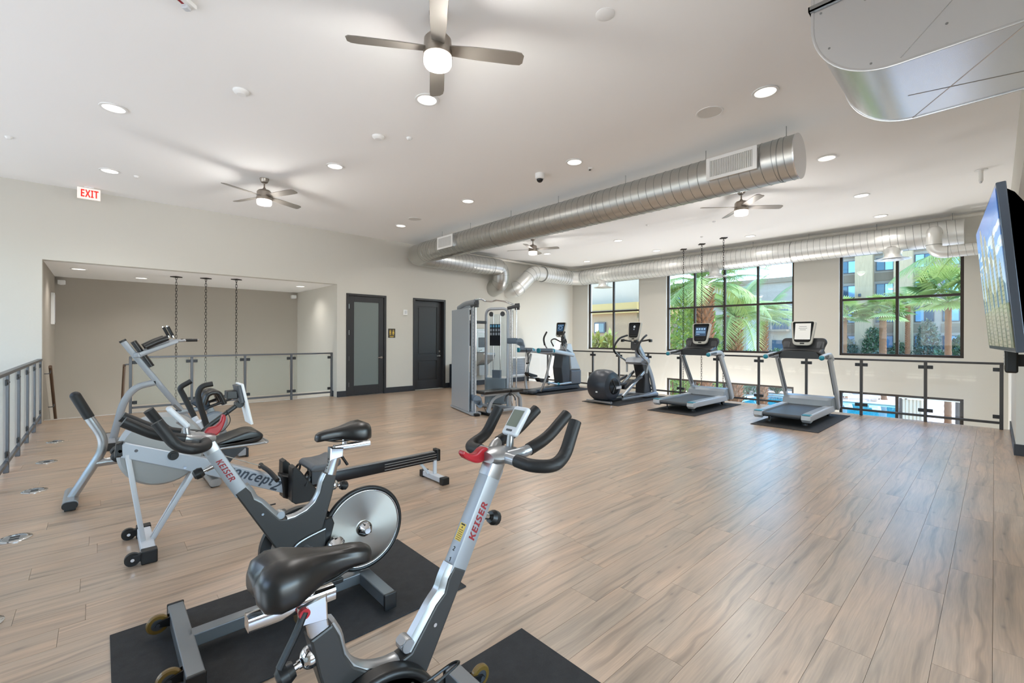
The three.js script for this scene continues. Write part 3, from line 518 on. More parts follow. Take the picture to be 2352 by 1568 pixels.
{ // duct along the windows
  const R = 0.255, Y = 3.575, X = 12.56, t = thing('spiral_duct', 'long round spiral duct running above the large windows with round diffusers', 'duct');
  part(t, 'wall_elbow', sweep(fillet([[9.78, 2.95, -10.78], [9.82, 2.98, -10.42], [10.42, Y, -10.28], [11.0, Y, -10.28]], 0.22, 8), circle(R - 0.02, 36)), M.galvLight);
  { const p = fillet([[9.78, 2.95, -10.78], [9.82, 2.98, -10.42], [10.42, Y, -10.28], [11.0, Y, -10.28]].map((q) => V(...q)), 0.22, 8); for (const i of [4, 8, 10, 13, 16]) part(t, 'joint_band', ringAt(p[i].toArray(), p[i + 1].toArray(), R - 0.02, 0.008, 0.006), M.seam); }
  part(t, 'corner_tube', sweep([V(10.9, Y, -10.28), V(11.6, Y, -10.28), V(12.3, Y, -10.28), V(12.56, Y, -10.02), V(12.56, Y, -9.8)], circle(R, 40)), M.galvLight);
  part(t, 'main_tube', sweep(straight([X, Y, -9.9], [X, Y, -0.42], 12), circle(R, 44)), M.galvLight);
  part(t, 'spiral_seam', [helix(straight([10.95, Y, -10.28], [12.25, Y, -10.28], 4), R, 0.125, 0.0045), helix(straight([X, Y, -9.8], [X, Y, -0.45], 4), R, 0.125, 0.0045)], M.seam);
  part(t, 'end_cap', cyl([X, Y, -0.425], [X, Y, -0.41], R + 0.004, R + 0.004, 44), M.galvLight);
  for (const [p, q] of [[[10.86, Y, -10.28], [12, Y, -10.28]], [[12.28, Y, -10.28], [13, Y, -10.28]], [[X, Y, -9.86], [X, Y, 0]], [[X, Y, -3.4], [X, Y, 0]]]) part(t, 'joint_band', ringAt(p, q, R, 0.012, 0.006), M.seam);
  for (const z of [-0.58, -1.77, -3.05, -4.3, -5.6, -6.9, -8.3]) part(t, 'hanger_rod', cyl([X, Y + 0.25, z], [X, H, z], 0.004, 0.004, 6), M.seam);
  for (const z of [-9.03, -5.27, -1.5]) {
    const d = part(t, 'round_diffuser', lathe([[0.2, 0.2], [0.155, 0.09], [0.155, 0.03], [0.17, 0.0], [0.31, -0.035], [0.31, -0.045], [0.26, -0.045], [0.15, -0.01], [0, -0.005]], 36), M.galvLight); d.position.set(X, 3.2, z);
    part(d, 'cone_ring', lathe([[0.1, -0.02], [0.2, -0.055], [0.205, -0.05], [0.11, -0.012]], 32), M.galvLight); part(d, 'core', lathe([[0, -0.05], [0.06, -0.045], [0.08, -0.03], [0, -0.03]], 24), M.galvLight);
  }
  part(t, 'branch_tube', sweep(fillet([[12.4, 3.58, -0.82], [12.08, 3.58, -0.82], [12.08, 3.14, -0.82], [12.08, 3.14, 0.2]], 0.17, 8), circle(0.118, 28)), M.galvLight);
  part(t, 'joint_band', ringAt([12.08, 3.3, -0.82], [12.08, 3, -0.82], 0.118, 0.01, 0.005), M.seam); part(t, 'joint_band', ringAt([12.08, 3.14, -0.62], [12.08, 3.14, 0], 0.118, 0.01, 0.005), M.seam);
  part(t, 'spiral_seam', helix(straight([12.08, 3.14, -0.6], [12.08, 3.14, 0.18], 3), 0.118, 0.1, 0.003), M.seam);
}
{ // sprinkler main tight under the ceiling
  const t = thing('sprinkler_pipe', 'thin off-white pipe running under the ceiling above the window duct', 'pipe'), mt = mat(0xded9cf, 0.5);
  part(t, 'pipe', pipe([[7.0, 3.915, -10.62], [12.72, 3.915, -10.62], [12.72, 3.915, ZS]], 0.036, 0.12, 14), mt);
  for (const p of [[8.3, -10.62], [9.6, -10.62], [11.2, -10.62]]) part(t, 'hanger', [cyl([p[0], 3.87, p[1]], [p[0], 3.96, p[1]], 0.01), cyl([p[0] - 0.015, 3.915, p[1]], [p[0] + 0.015, 3.915, p[1]], 0.042, 0.042, 18)], mt);
  for (const z of [-9, -7.6, -6.1, -4.6, -3.1, -1.8, -0.6]) part(t, 'hanger', [cyl([12.72, 3.87, z], [12.72, 3.96, z], 0.01), cyl([12.72, 3.915, z - 0.015], [12.72, 3.915, z + 0.015], 0.042, 0.042, 18)], mt);
}
{ // rectangular duct: horizontal run with a radiused elbow going up through the ceiling
  const x0 = 3.74, x1 = 4.75, yb = 3.2, zf = -0.89, r = 0.46, t = thing('rectangular_duct', 'large rectangular sheet metal duct elbow rising into the ceiling', 'duct');
  // side profile in z-y
  const prof = [[ZS - 0.04, yb]]; for (let i = 0; i <= 14; i++) { const a = -PI / 2 - i / 14 * PI / 2; prof.push([zf + r + r * Math.cos(a), yb + r + r * Math.sin(a)]); }
  prof.push([zf, H - 0.002], [zf + 0.62, H - 0.002], [zf + 0.62, 3.86], [zf + 0.66, 3.8], [ZS - 0.04, 3.8]);
  const g = ext(prof.map(([z, y]) => [-z, y]), x1 - x0, { bevel: 0 }); g.rotateY(PI / 2); part(t, 'casing', mv(g, (x0 + x1) / 2, 0, 0), M.galvFlat);
  // standing seams along the cheek edges
  const edge = (x, o) => [V(x, yb + o, ZS - 0.045), ...prof.slice(1, 16).map(([z, y], i) => V(x, y, z)), V(x, H - 0.02, zf)];
  for (const x of [x0, x1]) part(t, 'corner_seam', sweep(edge(x, 0), rrect(0.018, 0.012, 0.002), { up: [1, 0, 0] }), M.galvFlat);
  part(t, 'flange', [slab(x0 - 0.02, x1 + 0.02, 3.775, 3.785, zf - 0.022, zf + 0.64), slab(x0 - 0.02, x0 - 0.012, 3.775, 3.81, zf - 0.022, zf + 0.64), slab(x0 - 0.02, x1 + 0.02, 3.775, 3.81, zf - 0.022, zf - 0.014)], M.seam);
  // creases pressed into the sheets
  const c = (a, b, w = 0.004) => sweep([V(...a), V(...b)], [[w, 0], [0, w * 0.6], [-w, 0], [0, -w * 0.6]], { caps: false });
  part(t, 'cross_break', [c([x0 - 0.001, yb + 0.03, zf + r + 0.02], [x0 - 0.001, 3.78, ZS - 0.05]), c([x0 + 0.05, yb - 0.001, zf + r + 0.55], [x1, yb - 0.001, zf + r - 0.02]), c([x0 + 0.55, yb - 0.001, zf + r], [x1 - 0.3, yb - 0.001, ZS - 0.05])], M.galvFlat);
  for (const [z, y] of [[zf + 0.05, 3.74], [zf + 0.1, 3.47], [zf + 0.33, 3.26], [zf + 0.3, 3.7], [-0.2, 3.34]]) part(t, 'screw', cyl([x0 - 0.004, y, z], [x0, y, z], 0.006, 0.008, 8), M.seam);
}

// ---------------------------------------------------------------- exercise bikes
function knobBlack(p, dir, r = 0.026) { // pull-pin knob: chrome stem and lobed black head
  const a = V(...p), d = V(...dir).normalize(), q = (k) => a.clone().addScaledVector(d, k).toArray();
  return [[cyl(q(0), q(0.035), 0.014, 0.011), cyl(q(0.03), q(0.05), 0.008, 0.008)], [cyl(q(0.045), q(0.06), r * 0.75, r, 12), cyl(q(0.06), q(0.078), r, r * 0.92, 12), cyl(q(0.078), q(0.086), r * 0.92, r * 0.6, 12)]];
}
const M_disc = phys(0xa9a49c, 0.3, 1, { anisotropy: 0.9 });
const M_amber = phys(0x6b5220, 0.35, 0, { clearcoat: 0.4 });
const M_frame = mat(0x3d3c3b, 0.42, 0.5), M_beam = mat(0x787b7e, 0.4, 0.6);
const CY = 0.328;
function bike(label, pos, turn, barY, seatY, seatU, leverTurn = 0) {
  const t = thing('exercise_bike', label, 'exercise bike', pos, turn), z = 0;
  // base
  part(t, 'base_beam', slab(-0.33, 0.50, 0.035, 0.095, -0.032, 0.032, 0.006), M_beam);
  const fs = part(t, 'front_stabiliser', slab(0.475, 0.54, 0.03, 0.095, -0.32, 0.32, 0.006), M_beam); part(fs, 'end_cap', slab(0.473, 0.542, 0.012, 0.097, -0.335, -0.318, 0.005), M.blackPlastic); part(fs, 'end_cap', slab(0.473, 0.542, 0.012, 0.097, 0.318, 0.335, 0.005), M.blackPlastic);
  const rs = part(t, 'rear_stabiliser', slab(-0.36, -0.295, 0.03, 0.095, -0.32, 0.32, 0.006), M_beam); part(rs, 'end_cap', slab(-0.362, -0.293, 0.012, 0.097, -0.335, -0.318, 0.005), M.blackPlastic); part(rs, 'end_cap', slab(-0.362, -0.293, 0.012, 0.097, 0.318, 0.335, 0.005), M.blackPlastic);
  for (const s of [-1, 1]) {
    const w = part(t, 'transport_wheel', rot(lathe([[0.026, -0.012], [0.04, -0.012], [0.0445, -0.006], [0.045, 0], [0.0445, 0.006], [0.04, 0.012], [0.026, 0.012]], 28), PI / 2), M_amber, 'amber polyurethane transport wheel'); w.position.set(0.585, 0.062, s * 0.235);
    part(w, 'wheel_hub', [cyl([0, 0, -0.011], [0, 0, 0.011], 0.027, 0.027, 20), cyl([0, 0, -0.02], [0, 0, 0.02], 0.008)], M.charcoal);
    part(t, 'wheel_bracket', [ext([[0.53, 0.09], [0.53, 0.04], [0.575, 0.05], [0.6, 0.062], [0.59, 0.075]], 0.005, { bevel: 0.001 }).translate(0, 0, s * 0.235 + 0.016), ext([[0.53, 0.09], [0.53, 0.04], [0.575, 0.05], [0.6, 0.062], [0.59, 0.075]], 0.005, { bevel: 0.001 }).translate(0, 0, s * 0.235 - 0.016)], M.blackPlastic);
  }
  // frame
  const rear = [[0.273, 0.711], [0.250, 0.678], [0.236, 0.64], [0.205, 0.615], [0.121, 0.511]], cup = [[0.085, 0.503], [0.05, 0.505], [-0.009, 0.524], [-0.05, 0.556], [-0.075, 0.6], [-0.088, 0.655], [-0.107, 0.694]];
  const prof = [[-0.055, 0.09], [0.035, 0.09], [0.055, 0.2], [0.09, 0.283], [0.318, 0.684], ...rear, ...cup, [-0.163, 0.675], [-0.14, 0.571], [-0.115, 0.486], [-0.081, 0.345], [-0.058, 0.247]];
  part(t, 'frame', ext(prof, 0.056, { bevel: 0.006, seg: 2 }), M_frame, 'charcoal Y-shaped frame');
  const trim = (pts, w) => sweep(pts.map((p) => V(p[0], p[1], 0)), [[w / 2, -0.006], [w / 2 - 0.003, 0.004], [w / 4, 0.018], [-w / 4, 0.018], [-w / 2 + 0.003, 0.004], [-w / 2, -0.006]], { up: [-0.87, 0.5, 0] });
  part(t, 'frame_trim', trim(fillet(rear.map((p) => [p[0], p[1], 0]), 0.03).map((p) => [p.x, p.y]), 0.05), M.silver, 'silver rounded cover strip');
  part(t, 'frame_trim', sweep(curve(cup.map((p) => [p[0], p[1], 0]), 20), [[0.025, -0.006], [0.022, 0.004], [0.012, 0.0105], [-0.012, 0.0105], [-0.022, 0.004], [-0.025, -0.006]], { up: [0, 1, 0] }), M.silver, 'silver rounded cover strip');
  part(t, 'bottle_latch', [rot(lathe([[0, -0.022], [0.019, -0.022], [0.021, -0.018], [0.021, 0.018], [0.019, 0.022], [0, 0.022]], 18), PI / 2).translate(0.115, 0.53, 0), bar([[0.13, 0.505, 0], [0.1, 0.545, 0]], 0.04, 0.02)], M.silver);
  for (const [u, y] of [[0.2, 0.56], [0.1, 0.36], [-0.1, 0.5]]) part(t, 'screw', [cyl([u, y, -0.031], [u, y, 0.031], 0.006, 0.006, 10)], M.chrome);
  // front post and handlebar
  const d = [0.485, 0.874], P0 = [0.295, 0.698], k1 = (barY - 0.035 - P0[1]) / d[1], at = (k) => [P0[0] + d[0] * k, P0[1] + d[1] * k, 0], T = at(k1);
  const fp = part(t, 'front_post', bar([at(-0.02), T], 0.052, 0.062, 0, { r: 0.007, up: [-0.87, 0.485, 0] }), M.silverPaint, 'silver grey handlebar post');
  const ang = Math.atan2(d[1], d[0]), mid = at(k1 * 0.46);
  const K = text('KEISER', 0.026, 0.0008, { slant: 0.18, width: 1.05 });
  part(fp, 'lettering', [rot(K.clone(), 0, 0, ang).translate(mid[0], mid[1], 0.0264), rot(rot(K.clone(), 0, PI, 0), 0, 0, ang).translate(mid[0], mid[1], -0.0264)], M.redText, 'dark red lettering');
  const lab = at(k1 * 0.36), nx = -0.874, ny = 0.485;
  const L = (w, h, k, off) => { const g = new THREE.PlaneGeometry(w, h); g.rotateX(-PI / 2); g.rotateY(PI / 2); g.rotateZ(ang - PI / 2 + PI / 2); const c = at(k); return g; };
  { // caution label and height marks on the face towards the rider
    const face = (g, k) => { const c = at(k), m = new THREE.Matrix4().makeBasis(V(0, 0, 1), V(d[0], d[1], 0), V(nx, ny, 0)); m.setPosition(c[0] + nx * 0.0315, c[1] + ny * 0.0315, 0); return g.applyMatrix4(m); };
    part(fp, 'caution_label', face(new THREE.PlaneGeometry(0.03, 0.055), k1 * 0.30), M.yellow, 'yellow caution label');
    part(fp, 'caution_print', [face(new THREE.PlaneGeometry(0.02, 0.0045).translate(0, 0.0235, 0.0002), k1 * 0.30), face(new THREE.CircleGeometry(0.0045, 3).rotateZ(PI / 2).translate(0, 0.0145, 0.0002), k1 * 0.30), ...[0, 1, 2, 3, 4, 5].map((i) => face(new THREE.PlaneGeometry(0.022, 0.0016).translate(0, 0.006 - i * 0.006, 0.0002), k1 * 0.30))], M.dark);
    part(fp, 'height_mark', [face(text('2', 0.013, 0.0004), k1 * 0.14), face(text('1', 0.013, 0.0004), k1 * 0.04)], M.dark);
  }
  const [s1, s2] = knobBlack([0.398, 0.832, 0], [0.9, -0.38, 0]); const kn = part(t, 'adjuster_knob', s2, M.blackPlastic); part(kn, 'stem', s1, M.chrome);
  const C = [T[0] + 0.022, barY];
  const hb = part(t, 'handlebar', [loft([[-0.05, 0.024], [-0.03, 0.034], [0.0, 0.04], [0.04, 0.036], [0.075, 0.026]].map(([u, r]) => circle(1, 16).map(([a, b]) => [C[0] + u, C[1] + 0.0 + b * r * 0.75, a * r * 1.5]))), cyl([C[0], C[1], -0.1], [C[0], C[1], 0.1], 0.019, 0.019, 18), bar([[T[0] - 0.02, T[1] - 0.03, 0], [T[0] + 0.012, T[1] + 0.03, 0]], 0.056, 0.06), ...[-1, 1].map((s) => pipe([[C[0] + 0.01, C[1] + 0.004, s * 0.045], [C[0] + 0.05, C[1] + 0.016, s * 0.075], [C[0] + 0.075, C[1] + 0.024, s * 0.08]], 0.019, 0.02, 16))], M.silver, 'polished alloy handlebar clamp');
  for (const s of [-1, 1]) {
    part(hb, 'grip', pipe([[C[0], C[1], s * 0.095], [C[0] + 0.002, C[1] - 0.004, s * 0.165], [C[0] + 0.055, C[1] - 0.004, s * 0.215], [C[0] + 0.115, C[1] + 0.02, s * 0.208], [C[0] + 0.178, C[1] + 0.125, s * 0.2]], 0.0215, 0.05, 18), M.softBlack, 'black rubber grip');
    part(hb, 'grip', pipe([[C[0] + 0.072, C[1] + 0.023, s * 0.08], [C[0] + 0.165, C[1] + 0.05, s * 0.082], [C[0] + 0.275, C[1] + 0.122, s * 0.08]], 0.0215, 0.06, 18), M.softBlack, 'black rubber grip');
  }
  part(hb, 'gear_lever', ext([[-0.012, -0.016], [-0.045, -0.012], [-0.066, 0.012], [-0.08, 0.055], [-0.078, 0.075], [-0.066, 0.078], [-0.058, 0.05], [-0.04, 0.03], [-0.012, 0.024], [0.004, 0.004]], 0.03, { bevel: 0.006, seg: 2, smooth: true }).rotateZ(leverTurn).translate(C[0] - 0.012 - (leverTurn ? 0.02 : 0), C[1] + 0.022, leverTurn ? -0.03 : 0), M.red, 'glossy red gear lever');
  { // computer
    const c = part(t, 'display', [box(0.074, 0.118, 0.024, 0, 0, 0, 0.01)], M.lightGrey, 'silver bike computer'); c.rotation.set(0, 0, 0);
    const m = new THREE.Matrix4().makeBasis(V(0, 0, 1), V(0.62, 0.785, 0), V(-0.785, 0.62, 0)); m.setPosition(C[0] + 0.088, C[1] + 0.108, 0); c.applyMatrix4(m);
    part(c, 'screen', new THREE.PlaneGeometry(0.054, 0.068).translate(0, 0.006, 0.0125), mat(0x6d7468, 0.3), 'grey green liquid crystal screen'); part(c, 'display_button', box(0.03, 0.008, 0.004, 0, -0.043, 0.012, 0.002), M.charcoal);
    part(t, 'display_stalk', [cyl([C[0] + 0.055, C[1] + 0.02, 0], [C[0] + 0.06, C[1] + 0.075, 0], 0.014, 0.012), cyl([C[0] + 0.06, C[1] + 0.07, 0], [C[0] + 0.085, C[1] + 0.095, 0], 0.014, 0.016)], M.silver);
  }
  // seat
  const sy = seatY, top = [-0.137 - 0.22 * (sy - 0.12 - 0.68), sy - 0.125, 0];
  const sp = part(t, 'seat_post', [bar([[-0.132, 0.66, 0], top], 0.046, 0.05, 0, { r: 0.005, up: [0.98, 0.2, 0] })], mat(0xc4c5c6, 0.16, 1));
  part(sp, 'post_scale', [1, 2, 3, 4, 5].map((i) => { const y = 0.70 + (top[1] - 0.70) * i / 6, u = -0.137 - 0.22 * (y - 0.68); return box(0.002, 0.004, 0.014, u + 0.0255, y, 0, 0.0003); }), M.dark);
  part(t, 'seat_slider', [bar([[seatU - 0.16, sy - 0.106, 0], [seatU + 0.04, sy - 0.106, 0]], 0.04, 0.034, 0, { r: 0.006 }), ext([[top[0] - 0.04, top[1] + 0.02], [top[0] - 0.035, top[1] - 0.03], [top[0] + 0.035, top[1] - 0.04], [top[0] + 0.032, top[1] + 0.03]], 0.05, { bevel: 0.005 }), cyl([seatU - 0.02, sy - 0.1, 0], [seatU - 0.02, sy - 0.035, 0], 0.016, 0.016)], M.chrome, 'chrome seat slider');
  const sl = part(t, 'clamp_lever', [bar([[top[0] - 0.025, top[1] + 0.01, 0.03], [top[0] - 0.045, top[1] - 0.03, 0.035], [top[0] - 0.085, top[1] - 0.095, 0.04]], 0.02, 0.014, 0.02)], M.blackPlastic); part(sl, 'lever_collar', cyl([top[0] - 0.026, top[1] + 0.006, 0.024], [top[0] - 0.026, top[1] + 0.006, 0.036], 0.013, 0.013), M.red);
  const [q1, q2] = knobBlack([-0.15, 0.62, 0], [-0.97, -0.24, 0]); const kn2 = part(t, 'adjuster_knob', q2, M.blackPlastic); part(kn2, 'stem', [q1, sph(0.026, -0.155, 0.62, 0, [1, 1.1, 1])], M.chrome);
  { // saddle: rear at -0.15, nose at +0.14 about seatU
    const S = [[-0.15, 0.055, 0.01, -0.04], [-0.138, 0.082, 0.032, -0.06], [-0.108, 0.096, 0.044, -0.068], [-0.07, 0.092, 0.042, -0.066], [-0.03, 0.07, 0.032, -0.056], [0.01, 0.048, 0.024, -0.046], [0.05, 0.038, 0.018, -0.042], [0.09, 0.034, 0.013, -0.042], [0.12, 0.031, 0.006, -0.044], [0.136, 0.024, -0.004, -0.044], [0.143, 0.01, -0.018, -0.036]];
    const rings = S.map(([u, w, hi, lo], i) => { const r = []; const n = 28; for (let k = 0; k < n; k++) { const a = k / n * 2 * PI, c = Math.cos(a), s = Math.sin(a), m = (hi * 0.35 + lo * 0.65), x = Math.sign(c) * Math.pow(Math.abs(c), 0.75) * w; let y = s > 0 ? m + (hi - m) * Math.pow(s, 0.62) : m + (lo - m) * Math.pow(-s, 0.5); const groove = s > 0.2 && i < 7 ? 0.008 * Math.exp(-((x / 0.016) ** 2)) : 0; r.push([seatU + u + (i < 2 ? 0.014 * Math.exp(-((x / 0.022) ** 2)) : 0), sy + y - groove - 0.012, x]); } return r; });
    const s = part(t, 'saddle', loft(rings, { angle: 1.0 }), M.leather, 'black vinyl saddle');
    part(s, 'saddle_rail', [-1, 1].map((k) => pipe([[seatU - 0.09, sy - 0.055, k * 0.045], [seatU - 0.05, sy - 0.068, k * 0.025], [seatU + 0.03, sy - 0.068, k * 0.022], [seatU + 0.1, sy - 0.05, k * 0.012]], 0.0035, 0.03, 8)), M.dark);
  }
  // drive
  const fw = part(t, 'flywheel', [rot(lathe([[0, -0.007], [0.212, -0.007], [0.214, -0.003], [0.214, 0.003], [0.212, 0.007], [0, 0.007]], 72), PI / 2)], M_disc, 'brushed steel flywheel disc'); fw.position.set(-0.325, 0.338, -0.01);
  part(fw, 'rim', [new THREE.TorusGeometry(0.226, 0.0135, 14, 80)], M.blackPlastic); part(fw, 'rim_edge', [mv(new THREE.TorusGeometry(0.213, 0.004, 8, 80), 0, 0, 0.009), mv(new THREE.TorusGeometry(0.213, 0.004, 8, 80), 0, 0, -0.009)], M.chrome);
  const cone = (s) => rot(lathe([[0, 0.05], [0.016, 0.05], [0.02, 0.046], [0.042, 0.014], [0.044, 0], [0, 0]], 28), s * PI / 2);
  part(fw, 'hub_cone', [cone(1).translate(0, 0, 0.008), cone(-1).translate(0, 0, -0.008)], M.chrome, 'polished conical hub cap');
  part(fw, 'hub_bolt', [1, -1].map((s) => [0, 1, 2, 3, 4].map((k) => { const a = k / 5 * 2 * PI; return sph(0.0055, 0.031 * Math.cos(a), 0.031 * Math.sin(a), s * 0.037, [1, 1, 1], 8); })), M.dark);
  const id = part(t, 'tension_pulley', cone(-1).scale(1.2, 1.2, 1.1).translate(-0.145, 0.305, -0.058), M.chrome, 'polished conical pulley cap'); part(id, 'pulley_shaft', cyl([-0.14, 0.305, -0.055], [-0.14, 0.305, 0.05], 0.02), M.dark);
  part(t, 'brake_housing', ext([[-0.06, 0.2], [-0.045, 0.24], [-0.1, 0.455], [-0.135, 0.46], [-0.15, 0.42], [-0.125, 0.33], [-0.175, 0.28], [-0.16, 0.22]], 0.075, { bevel: 0.006 }), M.blackPlastic, 'black magnet brake housing');
  const hs = part(t, 'crank_housing', [ext([[-0.105, 0.21], [0.075, 0.21], [0.078, 0.3], [0.05, 0.36], [0.0, 0.38], [-0.1, 0.4]], 0.012, { bevel: 0.003, smooth: false }).translate(0, 0, -0.034)], M_frame, 'charcoal rounded crank housing');
  part(hs, 'housing_rim', pipe([[0.08, 0.21, -0.036], [0.08, 0.31, -0.036], [0.05, 0.365, -0.036], [-0.005, 0.385, -0.036], [-0.1, 0.405, -0.036]], 0.006, 0.04, 8), M.silver);
  const gd = part(t, 'drive_guard', [rot(lathe([[0, -0.014], [0.172, -0.014], [0.172, 0.0], [0, 0.0]], 56), PI / 2).translate(0, CY, 0.062)], M_disc, 'steel drive pulley disc'); part(gd, 'guard_ring', [mv(new THREE.TorusGeometry(0.186, 0.014, 12, 64), 0, CY, 0.062), rot(lathe([[0.15, -0.02], [0.2, -0.02], [0.2, 0.012], [0.15, 0.012]], 56), PI / 2).translate(0, CY, 0.05)], M.blackPlastic, 'black pulley guard ring');
  for (const s of [-1, 1]) {
    const e = [s * 0.085, CY + s * 0.145], zz = s * 0.09, c = part(t, 'crank', [cyl([0, CY, s * 0.03], [0, CY, s * 0.1], 0.022, 0.022, 18), bar([[0, CY, zz], [e[0], e[1], zz]], 0.014, 0.026, 0, { up: [0.86, -0.5, 0] }), cyl([0, CY, s * 0.085], [0, CY, s * 0.102], 0.03, 0.026, 18)], M.silver);
    const p = part(t, 'pedal', [box(0.1, 0.025, 0.085, e[0], e[1], s * 0.155, 0.006), cyl([e[0], e[1], zz], [e[0], e[1], s * 0.2], 0.008)], M.blackPlastic); part(p, 'toe_cage', pipe([[e[0] + 0.03, e[1] + 0.01, s * 0.12], [e[0] + 0.11, e[1] + 0.03, s * 0.13], [e[0] + 0.11, e[1] + 0.055, s * 0.17], [e[0] + 0.0, e[1] + 0.05, s * 0.19]], 0.004, 0.03, 6), M.blackPlastic);
  }
  part(t, 'rear_latch', [box(0.03, 0.04, 0.03, -0.29, 0.118, 0.0, 0.004), cyl([-0.31, 0.115, -0.02], [-0.31, 0.115, 0.02], 0.014)], M.chrome);
  return t;
}
const matGeo = (w, d, n = 0) => { const g = box(w, 0.009, d, 0, 0.0045, 0, 0.002), p = g.attributes.position, uv = g.attributes.uv; for (let i = 0; i < p.count; i++) uv.setXY(i, p.getX(i) / 0.5, p.getZ(i) / 0.5); return g; };
single('floor_mat', matGeo(1.52, 0.81), M.mat, 'black speckled rubber mat under the bike that faces the balustrade', 'mat', 'rubber equipment mats', [0.80, 0, -2.475]);
single('floor_mat', matGeo(1.52, 0.81), M.mat, 'black speckled rubber mat under the bike that faces the windows', 'mat', 'rubber equipment mats', [0.775, 0, -1.178]);
bike('silver and charcoal exercise bike facing the balustrade, seen with its steel flywheel disc', [0.792, 0.009, -2.47], PI, 0.965, 0.925, -0.20);
bike('silver and charcoal exercise bike facing the treadmills with a raised handlebar', [0.55, 0.009, -1.18], 0, 1.02, 0.872, -0.137, 0.75);

// ---------------------------------------------------------------- rowing machine
{
  const t = thing('rowing_machine', 'grey rowing machine with black monorail behind the exercise bikes', 'rowing machine', [0, 0, -3.88]), M_row = mat(0xaab0b8, 0.38, 0.3), M_cage = mat(0x969694, 0.5);
  const bm = part(t, 'main_beam', ext([[0.105, 0.655], [0.09, 0.735], [0.125, 0.752], [0.56, 0.572], [1.06, 0.325], [1.085, 0.195], [0.56, 0.455]], 0.095, { bevel: 0.006 }), M_row, 'light grey aluminium main beam');
  const tx = text('concept', 0.07, 0.0012, { slant: 0.25, width: 0.95 }), t2 = text('2', 0.075, 0.0012, { slant: 0.3 }), a = Math.atan2(-0.255, 0.5);
  part(bm, 'lettering', [rot(tx, 0, 0, a).translate(0.845, 0.376, 0.0475), rot(t2, 0, 0, a).translate(1.025, 0.275, 0.0475)], mat(0x3b4450, 0.5), 'dark slanted lettering');
  part(bm, 'bolt', [[0.18, 0.69], [0.44, 0.53], [0.1, 0.7]].map(([x, y]) => cyl([x, y, 0.046], [x, y, 0.05], 0.01, 0.01, 10)), M.chrome);
  part(bm, 'nose_cap', ext([[0.072, 0.66], [0.08, 0.745], [0.115, 0.76], [0.12, 0.66]], 0.1, { bevel: 0.01 }), M.blackPlastic);
  part(bm, 'axle_cap', [cyl([0.375, 0.625, 0.046], [0.375, 0.625, 0.062], 0.032, 0.03, 24), cyl([0.375, 0.625, 0.06], [0.375, 0.625, 0.068], 0.021, 0.019, 20)], M.blackPlastic);
  const cg = part(t, 'flywheel_cage', [rot(lathe([[0, -0.105], [0.18, -0.105], [0.225, -0.085], [0.243, -0.05], [0.243, 0.045], [0.225, 0.08], [0.18, 0.092], [0, 0.092]], 48), PI / 2).translate(0.325, 0.665, -0.062)], M_cage, 'pale grey round flywheel cage');
  part(cg, 'damper_dial', [cyl([0.325, 0.665, -0.185], [0.325, 0.665, -0.165], 0.06, 0.06, 24)], M.blackPlastic);
  part(t, 'front_leg', bar([[0.137, 0.67, 0.04], [0.222, 0.05, 0.02]], 0.018, 0.03), M.lightGrey); part(t, 'front_leg', bar([[0.137, 0.67, -0.04], [0.222, 0.05, -0.02]], 0.018, 0.03), M.lightGrey);
  part(t, 'front_leg', bar([[0.50, 0.5, 0.04], [0.255, 0.05, 0.02]], 0.018, 0.03), M.lightGrey); part(t, 'front_leg', bar([[0.50, 0.5, -0.04], [0.255, 0.05, -0.02]], 0.018, 0.03), M.lightGrey);
  const ff = part(t, 'front_foot', slab(0.2, 0.275, 0.018, 0.078, -0.25, 0.18, 0.006), M.lightGrey);
  for (const s of [-0.295, 0.205]) part(ff, 'foot_cap', slab(0.196, 0.279, 0, 0.082, s - 0.035, s + 0.035, 0.006), M.blackPlastic);
  for (const s of [-0.29, 0.2]) { const w = part(t, 'caster', [cyl([0.155, 0.04, s - 0.014], [0.155, 0.04, s + 0.014], 0.04, 0.04, 24), slab(0.155, 0.21, 0.02, 0.066, s - 0.02, s + 0.02, 0.005)], M.blackPlastic); part(w, 'axle', cyl([0.155, 0.04, s - 0.024], [0.155, 0.04, s + 0.024], 0.01), M.chrome); }
  // monorail
  const rl = part(t, 'monorail', [bar([[1.1, 0.236, 0], [2.54, 0.232, 0]], 0.07, 0.095, 0, { r: 0.012 })], mat(0x1a1b1f, 0.25, 0.3), 'glossy black monorail'); part(rl, 'rail_strip', [slab(1.2, 2.5, 0.281, 0.286, -0.022, 0.022)], M.silver, 'stainless steel track');
  part(rl, 'side_groove', [0.205, 0.232, 0.255].map((y) => slab(1.95, 2.52, y, y + 0.006, 0.033, 0.0365)), M.silver); part(rl, 'end_stop', slab(2.52, 2.56, 0.185, 0.305, -0.045, 0.045, 0.008), M.blackPlastic);
  part(t, 'rear_leg', [bar([[2.5, 0.2, 0.03], [2.5, 0.05, 0.03]], 0.03, 0.035), bar([[2.36, 0.19, -0.03], [2.47, 0.05, -0.03]], 0.02, 0.03)], M.lightGrey);
  const rf = part(t, 'rear_foot', slab(2.455, 2.525, 0.015, 0.065, -0.13, 0.19, 0.006), M.lightGrey); for (const s of [-0.155, 0.215]) part(rf, 'foot_cap', slab(2.45, 2.53, 0, 0.07, s - 0.03, s + 0.03, 0.006), M.blackPlastic);
  // seat
  const seatP = [[1.25, 0.385], [1.28, 0.408], [1.35, 0.404], [1.42, 0.41], [1.475, 0.425], [1.495, 0.41], [1.49, 0.372], [1.44, 0.35], [1.3, 0.345], [1.255, 0.36]];
